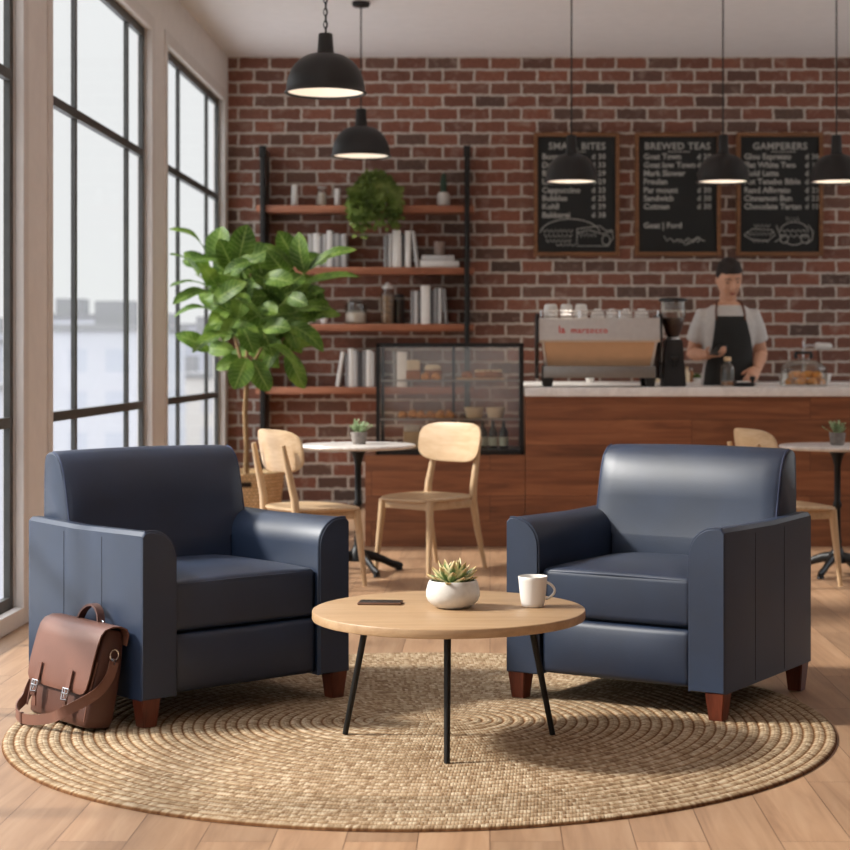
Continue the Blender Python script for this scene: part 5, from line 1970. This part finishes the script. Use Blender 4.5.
# ------------------------------------------------------------------ pendant lamps
def pendant(label, px, rim_z, d, dia, dome, cap_h, cap_r, chain, group, power):
    t = thing('pendant_lamp', label, 'lamp', ((px - VX) / FPX * d, d, rim_z), 0, group)
    r = dia / 2
    top = dome
    prof = [(r + 0.004, -0.004), (r + 0.007, 0.0), (r + 0.004, 0.005), (r - 0.002, 0.012)]
    n = 12
    for i in range(1, n + 1):
        f = i / n
        a = f * PI / 2
        rr = cap_r + (r - 0.002 - cap_r) * math.cos(a) ** 0.92
        prof.append((rr, 0.012 + (top - 0.012) * math.sin(a)))
    inner = [(max(q - 0.005, 0.002), z - 0.004) for q, z in prof[3:]]
    b = new()
    lathe(b, prof + inner[::-1] + [(r - 0.003, -0.004)], 56, closed=True)
    obj('lamp_shade', b, 'lamp_black', t, 50)
    b = new()
    inn = [(max(q - 0.0075, 0.001), z - 0.006) for q, z in prof[3:]]
    lathe(b, inn + [(0.0, inn[-1][1])], 56)
    obj('reflector', b, 'lamp_white', t, 60)
    b = new()
    lathe(b, disc_capped([(cap_r * 1.22, top - 0.012), (cap_r * 1.2, top + 0.004), (cap_r * 1.08, top + 0.01), (cap_r * 1.05, top + 0.02), (cap_r * 0.92, top + cap_h * 0.95), (cap_r * 0.85, top + cap_h)]), 28)
    obj('cap', b, 'lamp_black', t, 40)
    b = new()
    ball(b, (0, 0, 0.075), 0.03, 20, 14)
    tube(b, [(0, 0, 0.095), (0, 0, top - 0.01)], 0.014, 12)
    obj('bulb', b, 'bulb', t, 60)
    z0, z1 = top + cap_h, ZC - rim_z
    b = new()
    if chain:
        ln = 0.034
        k = 0
        z = z0 + ln * 0.4
        while z < z1 - 0.02:
            ax = Vector((1, 0, 0)) if k % 2 else Vector((0, 1, 0))
            tube(b, [Vector((0, 0, z)) + ax * (0.009 * math.cos(a)) + Vector((0, 0, 0.019 * math.sin(a))) for a in [2 * PI * q / 10 for q in range(10)]], 0.0028, 5, closed=True)
            z += ln * 0.86
            k += 1
        obj('chain', b, 'lamp_black', t, 60)
        b = new()
        tube(b, [(0.004, 0.004, z0), (0.004, 0.004, z1)], 0.002, 6)
        obj('cord', b, 'lamp_black', t)
    else:
        tube(b, [(0, 0, z0 - 0.004), (0, 0, z1)], 0.0048, 8)
        obj('cord', b, 'lamp_black', t)
    b = new()
    lathe(b, disc_capped([(0.02, z1 - 0.035), (0.05, z1 - 0.03), (0.056, z1 - 0.02), (0.056, z1 - 0.0005)]), 28)
    obj('ceiling_rose', b, 'lamp_black', t, 40)
    ld = bpy.data.lights.new('lamp_light', 'POINT')
    ld.energy = power
    ld.color = (1.0, 0.93, 0.84)
    ld.shadow_soft_size = 0.03
    lo = bpy.data.objects.new('lamp_light', ld)
    COL.objects.link(lo)
    lo.parent = t
    lo.location = (0, 0, 0.036)
LAMP_W = 0.8
pendant('large black dome pendant lamp on a chain, nearest the camera', 325.5, 2.364, 8.26, 0.372, 0.182, 0.096, 0.036, True, 'black dome pendant lamps', LAMP_W)
pendant('black dome pendant lamp on a cord above the trailing ivy', 361, 2.40, 11.16, 0.37, 0.185, 0.115, 0.036, False, 'black dome pendant lamps', LAMP_W)
for px, lab in ((571.5, 'black dome pendant lamp hanging before the leftmost chalkboard'), (723, 'black dome pendant lamp hanging above the barista'), (836.5, 'black dome pendant lamp hanging at the right edge of the view')):
    pendant(lab, px, 2.192, 10.7, 0.318, 0.165, 0.118, 0.032, False, 'black dome pendant lamps', LAMP_W)

# ------------------------------------------------------------------ barista
def barista():
    P0 = Vector(((728 - VX) / FPX * 11.35, 11.35, 0))
    root = thing('person', 'barista in a grey t-shirt and black apron looking down at a phone behind the counter', 'person', P0)
    # (z, half width, half depth, centre y) of the trunk
    TR = [(0.90, 0.165, 0.115, 0.02), (0.98, 0.162, 0.115, 0.015), (1.08, 0.145, 0.105, 0.01), (1.18, 0.15, 0.108, 0.01), (1.28, 0.168, 0.115, 0.005), (1.34, 0.178, 0.112, 0.005), (1.39, 0.172, 0.098, 0.01), (1.43, 0.135, 0.082, 0.012), (1.46, 0.095, 0.07, 0.01), (1.482, 0.072, 0.062, 0.008)]
    def ring(z, rx, ry, cy, n=28, k=0.0):
        return [((rx + k) * math.copysign(abs(math.cos(2 * PI * i / n)) ** 0.85, math.cos(2 * PI * i / n)), cy + (ry + k) * math.sin(2 * PI * i / n), z) for i in range(n)]
    def tsec(z):
        for a, c in zip(TR[:-1], TR[1:]):
            if a[0] <= z <= c[0]:
                f = (z - a[0]) / (c[0] - a[0])
                return [a[i] + (c[i] - a[i]) * f for i in range(4)]
        return list(TR[0]) if z < TR[0][0] else list(TR[-1])
    b = new()
    loft(b, [ring(*s) for s in TR])
    # neck
    tube(b, [(0, 0.012, 1.43), (0, 0.006, 1.49), (0, -0.012, 1.545), (0, -0.02, 1.60)], [0.066, 0.056, 0.053, 0.05], 20)
    # arms: shoulder, elbow, wrist
    SH = {-1: Vector((-0.158, 0.01, 1.378)), 1: Vector((0.158, 0.01, 1.378))}
    EL = {-1: Vector((-0.222, 0.055, 1.145)), 1: Vector((0.222, 0.055, 1.145))}
    WR = {-1: Vector((-0.145, -0.155, 1.138)), 1: Vector((0.168, -0.145, 1.045))}
    for s in (-1, 1):
        a, e, w = SH[s], EL[s], WR[s]
        tube(b, [a + Vector((-s * 0.05, 0, 0)), a, a.lerp(e, 0.35), a.lerp(e, 0.75), e, e.lerp(w, 0.25), e.lerp(w, 0.6), w], [0.05, 0.058, 0.054, 0.047, 0.043, 0.043, 0.035, 0.026], 18)
    # legs
    for s in (-1, 1):
        tube(b, [(s * 0.085, 0.02, 0.95), (s * 0.09, 0.02, 0.72), (s * 0.095, 0.01, 0.48), (s * 0.1, 0.03, 0.28), (s * 0.1, 0.03, 0.06)], [0.09, 0.078, 0.056, 0.052, 0.038], 16)
        tube(b, [(s * 0.1, 0.05, 0.035), (s * 0.105, -0.05, 0.035), (s * 0.11, -0.15, 0.03)], [0.035, 0.038, 0.03], 12)
    def hand(wrist, fwd, palm, curls, thumb_side, thumb_dir):
        fwd = fwd.normalized()
        palm = (palm - fwd * palm.dot(fwd)).normalized()
        acr = fwd.cross(palm)
        rings = []
        for f, hw, ht in ((-0.012, 0.024, 0.02), (0.015, 0.03, 0.018), (0.045, 0.038, 0.0165), (0.075, 0.041, 0.015), (0.092, 0.038, 0.012)):
            rings.append([wrist + fwd * f + acr * (hw * math.cos(2 * PI * i / 14)) + palm * (ht * math.sin(2 * PI * i / 14)) for i in range(14)])
        loft(b, rings)
        for i, (off, L) in enumerate(((-0.030, 0.062), (-0.0105, 0.074), (0.0095, 0.078), (0.029, 0.07))):
            p = wrist + fwd * 0.08 + acr * (off * thumb_side)
            d = fwd.copy()
            pts = [p - fwd * 0.012, p]
            ang = 0.0
            for k, seg in enumerate((0.45, 0.31, 0.24)):
                ang += curls[i] * (0.8, 1.1, 0.8)[k]
                d = fwd * math.cos(ang) + palm * math.sin(ang)
                p = p + d * (L * seg)
                pts.append(p)
            tube(b, pts, [0.0092, 0.0095, 0.0088, 0.008, 0.0065], 10)
        q = wrist + fwd * 0.02 + acr * (0.03 * thumb_side)
        td = thumb_dir.normalized()
        tube(b, [q - td * 0.01, q + td * 0.028, q + td * 0.05 + fwd * 0.012, q + td * 0.058 + fwd * 0.034], [0.014, 0.0125, 0.0105, 0.008], 10)
    f1 = Vector((0.72, -0.68, 0.05))
    hand(WR[-1], f1, Vector((0.0, 0.0, 1.0)), (0.62, 0.55, 0.5, 0.5), 1, Vector((-0.35, -0.4, 0.75)))
    f2 = Vector((-0.52, -0.72, -0.46))
    hand(WR[1], f2, Vector((-0.5, 0.1, -0.85)), (0.42, 0.4, 0.38, 0.42), -1, Vector((-0.75, 0.15, -0.3)))
    # head
    hm = Matrix.Translation((0.002, -0.034, 1.628)) @ Matrix.Rotation(R(24), 4, 'X') @ Matrix.Rotation(R(8), 4, 'Z')
    HX, HY, HZ = 0.080, 0.100, 0.140
    t = bmesh.new()
    bmesh.ops.create_uvsphere(t, u_segments=40, v_segments=28, radius=1.0)
    for v in t.verts:
        x, y, z = v.co
        sx_, sy_ = 1.0, 1.0
        if z > 0.0:
            fl = (1 - min(z, 0.999) ** 2.5) ** 0.42 / max(1e-3, math.sqrt(1 - min(z, 0.999) ** 2))
            x, y = x * fl, y * fl
            z *= 0.93
        if z < 0.1:
            k = min(1.0, (0.1 - z) / 1.1)
            sx_ -= 0.22 * k ** 1.3
            if y > 0:
                sy_ -= 0.45 * k
            else:
                y -= 0.10 * k * (1 - abs(x))
        if z < -0.75 and y < 0:
            z = -0.75 + (z + 0.75) * 0.8
        if y < 0 and 0.0 < z < 0.35:
            sy_ -= 0.03 * (1 - abs(x))
        v.co = Vector((x * sx_ * HX, y * sy_ * HY, z * HZ))
    def feat(c, r, rot=None):
        ball(t, c, r, 14, 10, rot)
    add(b, t, hm)
    t = bmesh.new()
    nose = [((0, -0.094, 0.018), 0.009), ((0, -0.103, -0.002), 0.0105), ((0, -0.112, -0.022), 0.0125), ((0, -0.104, -0.034), 0.01)]
    tube(t, [p for p, _ in nose], [r for _, r in nose], 12)
    for s in (-1, 1):
        feat((s * 0.011, -0.1, -0.033), (0.007, 0.009, 0.006))
        feat((s * 0.028, -0.082, 0.027), (0.022, 0.012, 0.007))        # brow ridge
        feat((s * 0.036, -0.073, -0.024), (0.02, 0.016, 0.016))        # cheek
        feat((s * 0.0775, 0.008, -0.005), (0.009, 0.019, 0.031), Matrix.Rotation(R(12), 4, 'X'))   # ear
    feat((0, -0.09, -0.06), (0.022, 0.011, 0.006))
    feat((0, -0.0885, -0.071), (0.019, 0.011, 0.006))
    feat((0, -0.08, -0.098), (0.022, 0.016, 0.014))
    add(b, t, hm)
    body = obj('body', b, 'skin', root, 0)
    md = body.modifiers.new('r', 'REMESH')
    md.mode = 'VOXEL'
    md.voxel_size = 0.0052
    m2 = body.modifiers.new('s', 'SMOOTH')
    m2.factor = 0.5
    m2.iterations = 3
    apply_mods(body)
    body.data.shade_smooth()
    # hair: short cap with lower sides
    b = new()
    t = bmesh.new()
    bmesh.ops.create_uvsphere(t, u_segments=56, v_segments=56, radius=1.0)
    for v in t.verts:
        zz = min(max(v.co.z, 0.0), 0.999)
        fl = (1 - zz ** 2.5) ** 0.42 / max(1e-3, math.sqrt(1 - zz ** 2))
        v.co.x, v.co.y = v.co.x * fl, v.co.y * fl
        u = Vector((v.co.x, v.co.y, v.co.z * (0.93 if v.co.z > 0 else 1.0)))
        c = Vector((u.x * HX, u.y * HY, u.z * HZ))
        line = 0.068 if c.y < -0.05 else (0.068 - (c.y + 0.05) * 1.1 if c.y < 0.06 else -0.06)
        line += 0.007 * mnoise.noise(c * 70) - (0.02 * (abs(c.x) / 0.08) ** 3 if c.y < 0 else 0)
        if c.z < line:      # below the hairline the cap closes inside the head
            k = min(1.0, (line - c.z) / 0.012)
            c = Vector((c.x * (1 - 0.12 * k), c.y * (1 - 0.12 * k), max(c.z, line - 0.03)))
        else:
            g = min(1.0, (c.z - line) / 0.035) ** 0.6
            c = Vector((u.x * (HX + 0.001 + 0.004 * g), u.y * (HY + 0.001 + 0.006 * g) + 0.002 * g, u.z * (HZ + 0.001 + 0.010 * g)))
            c *= 1 + 0.022 * g * mnoise.noise(Vector((c.x * 90, c.y * 30, c.z * 60)))
        v.co = c
    add(b, t, hm)
    obj('hair', b, 'hair', root, 60)
    for s in (-1, 1):
        b = new()
        tube(b, [hm @ Vector((s * 0.014, -0.0965, 0.034)), hm @ Vector((s * 0.031, -0.093, 0.037)), hm @ Vector((s * 0.052, -0.078, 0.028))], [0.0024, 0.0032, 0.0018], 8)
        obj('eyebrow', b, 'hair', root)
        b = new()
        ball(b, (s * 0.0295, -0.0865, 0.011), (0.0135, 0.007, 0.0058), 14, 8)
        b.transform(hm)
        obj('eye', b, 'eye', root)
    b = new()
    ball(b, (0, -0.0985, -0.0605), (0.021, 0.006, 0.004), 14, 8)
    ball(b, (0, -0.0965, -0.0685), (0.018, 0.006, 0.0045), 14, 8)
    b.transform(hm)
    obj('lips', b, 'lips', root)
    # t-shirt
    b = new()
    loft(b, [ring(s[0], s[1], s[2], s[3], 28, 0.012) for s in [tuple(tsec(0.92))] + TR[1:-1]] + [])
    for s in (-1, 1):
        a, e = SH[s], EL[s]
        tube(b, [a + Vector((-s * 0.06, 0, 0.0)), a + Vector((0, 0, 0.004)), a.lerp(e, 0.3), a.lerp(e, 0.66)], [0.062, 0.069, 0.069, 0.069], 20)
    tee = obj('t_shirt', b, 'tee', root, 0)
    md = tee.modifiers.new('r', 'REMESH')
    md.mode = 'VOXEL'
    md.voxel_size = 0.009
    m2 = tee.modifiers.new('s', 'SMOOTH')
    m2.factor = 0.5
    m2.iterations = 4
    apply_mods(tee)
    tee.data.shade_smooth()
    # trousers
    b = new()
    loft(b, [ring(0.78, 0.17, 0.12, 0.02, 24, 0.006), ring(0.9, 0.168, 0.118, 0.02, 24, 0.006), ring(0.95, 0.162, 0.116, 0.018, 24, 0.006)])
    for s in (-1, 1):
        tube(b, [(s * 0.085, 0.02, 0.85), (s * 0.09, 0.02, 0.72), (s * 0.095, 0.012, 0.48), (s * 0.1, 0.03, 0.28), (s * 0.1, 0.03, 0.07)], [0.095, 0.09, 0.072, 0.066, 0.058], 18)
    obj('trousers', b, 'trousers', root, 60)
    b = new()
    for s in (-1, 1):
        tube(b, [(s * 0.1, 0.075, 0.04), (s * 0.1, 0.04, 0.045), (s * 0.106, -0.06, 0.042), (s * 0.11, -0.17, 0.034), (s * 0.111, -0.19, 0.03)], [0.02, 0.042, 0.046, 0.038, 0.015], 14, flat=(0.75, 1.0))
    for v in b.verts:
        v.co.z = max(v.co.z, 0.0)
    obj('shoes', b, 'black_plastic', root, 60)
    # apron
    def front(x, z):
        zz = max(z, 0.98)
        _, rx, ry, cy = tsec(zz)
        rx, ry = rx + 0.016, ry + 0.018
        if z < 0.98:
            ry += (0.98 - z) * 0.06
        u = min(abs(x) / rx, 0.985)
        return cy - ry * (1 - u ** 2.35) ** 0.43
    sect = [(1.388, -0.094, 0.099), (1.33, -0.1, 0.112), (1.25, -0.108, 0.134), (1.18, -0.118, 0.15), (1.12, -0.138, 0.154), (1.05, -0.155, 0.158), (0.95, -0.165, 0.16), (0.85, -0.17, 0.165), (0.7, -0.175, 0.17), (0.55, -0.178, 0.174)]
    b = new()
    rows = []
    for z, x0, x1 in sect:
        rows.append([b.verts.new((x0 + (x1 - x0) * j / 16, front(x0 + (x1 - x0) * j / 16, z) + 0.004 * math.sin(j * 1.3 + z * 6) * max(0, (1.2 - z)), z)) for j in range(17)])
    for A, B in zip(rows[:-1], rows[1:]):
        for j in range(16):
            b.faces.new((A[j], A[j + 1], B[j + 1], B[j]))
    bmesh.ops.recalc_face_normals(b, faces=b.faces)
    bmesh.ops.solidify(b, geom=list(b.faces), thickness=0.003)
    ap = obj('apron', b, 'apron', root, 60)
    for s, xx in ((-1, -0.09), (1, 0.095)):
        b = new()
        pts = [Vector((xx, front(xx, 1.36) - 0.004, 1.362)), Vector((xx, front(xx, 1.388) - 0.004, 1.39)), Vector((xx * 0.98, front(xx, 1.42) - 0.004, 1.425)), Vector((xx * 0.9, -0.06, 1.458)), Vector((s * 0.077, 0.0, 1.484)), Vector((s * 0.06, 0.06, 1.492)), Vector((s * 0.03, 0.082, 1.485))]
        ribbon(b, pts, 0.013, 0.004, Vector((1, 0, 0)))
        obj('neck_strap', b, 'strap_brown', ap, 60)
    return P0, WR, f1
P0, WR, f1 = barista()
o = thing('phone', 'dark phone held in the hand of the barista', 'phone', P0 + WR[-1] + Vector((0.055, -0.058, 0.031)), R(-40))
o.rotation_euler = (R(28), R(6), R(-38))
b = new(); box(b, -0.034, 0.034, -0.062, 0.062, -0.004, 0.004, 0.003); obj('shell', b, 'phone', o)
b = new(); box(b, -0.031, 0.031, -0.058, 0.058, 0.0036, 0.0046, 0.0003); obj('screen', b, 'black_plastic', o)
t = thing('tamper', 'small dark coffee tamper under the hand of the barista on the counter', 'tamper', (P0.x + 0.108, 11.01, KZ))
b = new(); lathe(b, disc_capped([(0.026, 0), (0.027, 0.003), (0.027, 0.014), (0.02, 0.018)]), 24); obj('base', b, 'steel_dark', t)
b = new(); lathe(b, disc_capped([(0.009, 0.018), (0.01, 0.03), (0.017, 0.042), (0.018, 0.054), (0.01, 0.06)]), 20); obj('handle', b, 'black_plastic', t, 50)

# ------------------------------------------------------------------ light
w = bpy.data.worlds.new('hazy daylight')
scn.world = w
w.use_nodes = True
bg = w.node_tree.nodes['Background']
bg.inputs['Color'].default_value = (0.955, 0.975, 1.0, 1)
bg.inputs['Strength'].default_value = SKY
# hazy overcast sky: pale at the horizon, brighter overhead
nt = w.node_tree
tcw = nt.nodes.new('ShaderNodeTexCoord')
spw = nt.nodes.new('ShaderNodeSeparateXYZ')
rpw = nt.nodes.new('ShaderNodeValToRGB')
nt.links.new(tcw.outputs['Generated'], spw.inputs[0])
nt.links.new(spw.outputs[2], rpw.inputs['Fac'])
rpw.color_ramp.elements[0].position, rpw.color_ramp.elements[0].color = 0.22, (0.92, 0.922, 0.925, 1)
rpw.color_ramp.elements[1].position, rpw.color_ramp.elements[1].color = 0.75, (3.6, 3.75, 4.0, 1)
nt.links.new(rpw.outputs['Color'], bg.inputs['Color'])

sd = bpy.data.lights.new('sun', 'SUN')
sd.energy = SUN
sd.angle = R(6.0)
sd.color = (1.0, 0.94, 0.86)
so = bpy.data.objects.new('sun', sd)
COL.objects.link(so)
EL_ = R(36)
dirv = Vector((math.cos(EL_), 0.03, -math.sin(EL_)))
so.rotation_euler = dirv.to_track_quat('-Z', 'Y').to_euler()
so.location = (-8, 5, 6)

# ------------------------------------------------------------------ camera
cd = bpy.data.cameras.new('camera')
cam = bpy.data.objects.new('camera', cd)
COL.objects.link(cam)
cam.location = (0, 0, CAM_H)
cam.rotation_euler = (R(90), 0, 0)
cd.sensor_width = 36
cd.lens = FPX / 850 * 36
cd.shift_x = -(VX - 425) / 850
cd.shift_y = -(425 - VY) / 850
cd.clip_end = 1500
cd.dof.use_dof = True
cd.dof.focus_distance = 5.25
cd.dof.aperture_fstop = 4.6
scn.camera = cam
scn.view_settings.view_transform = 'Standard'
scn.view_settings.look = 'None'
scn.view_settings.gamma = 1
scn.view_settings.exposure = EXPO
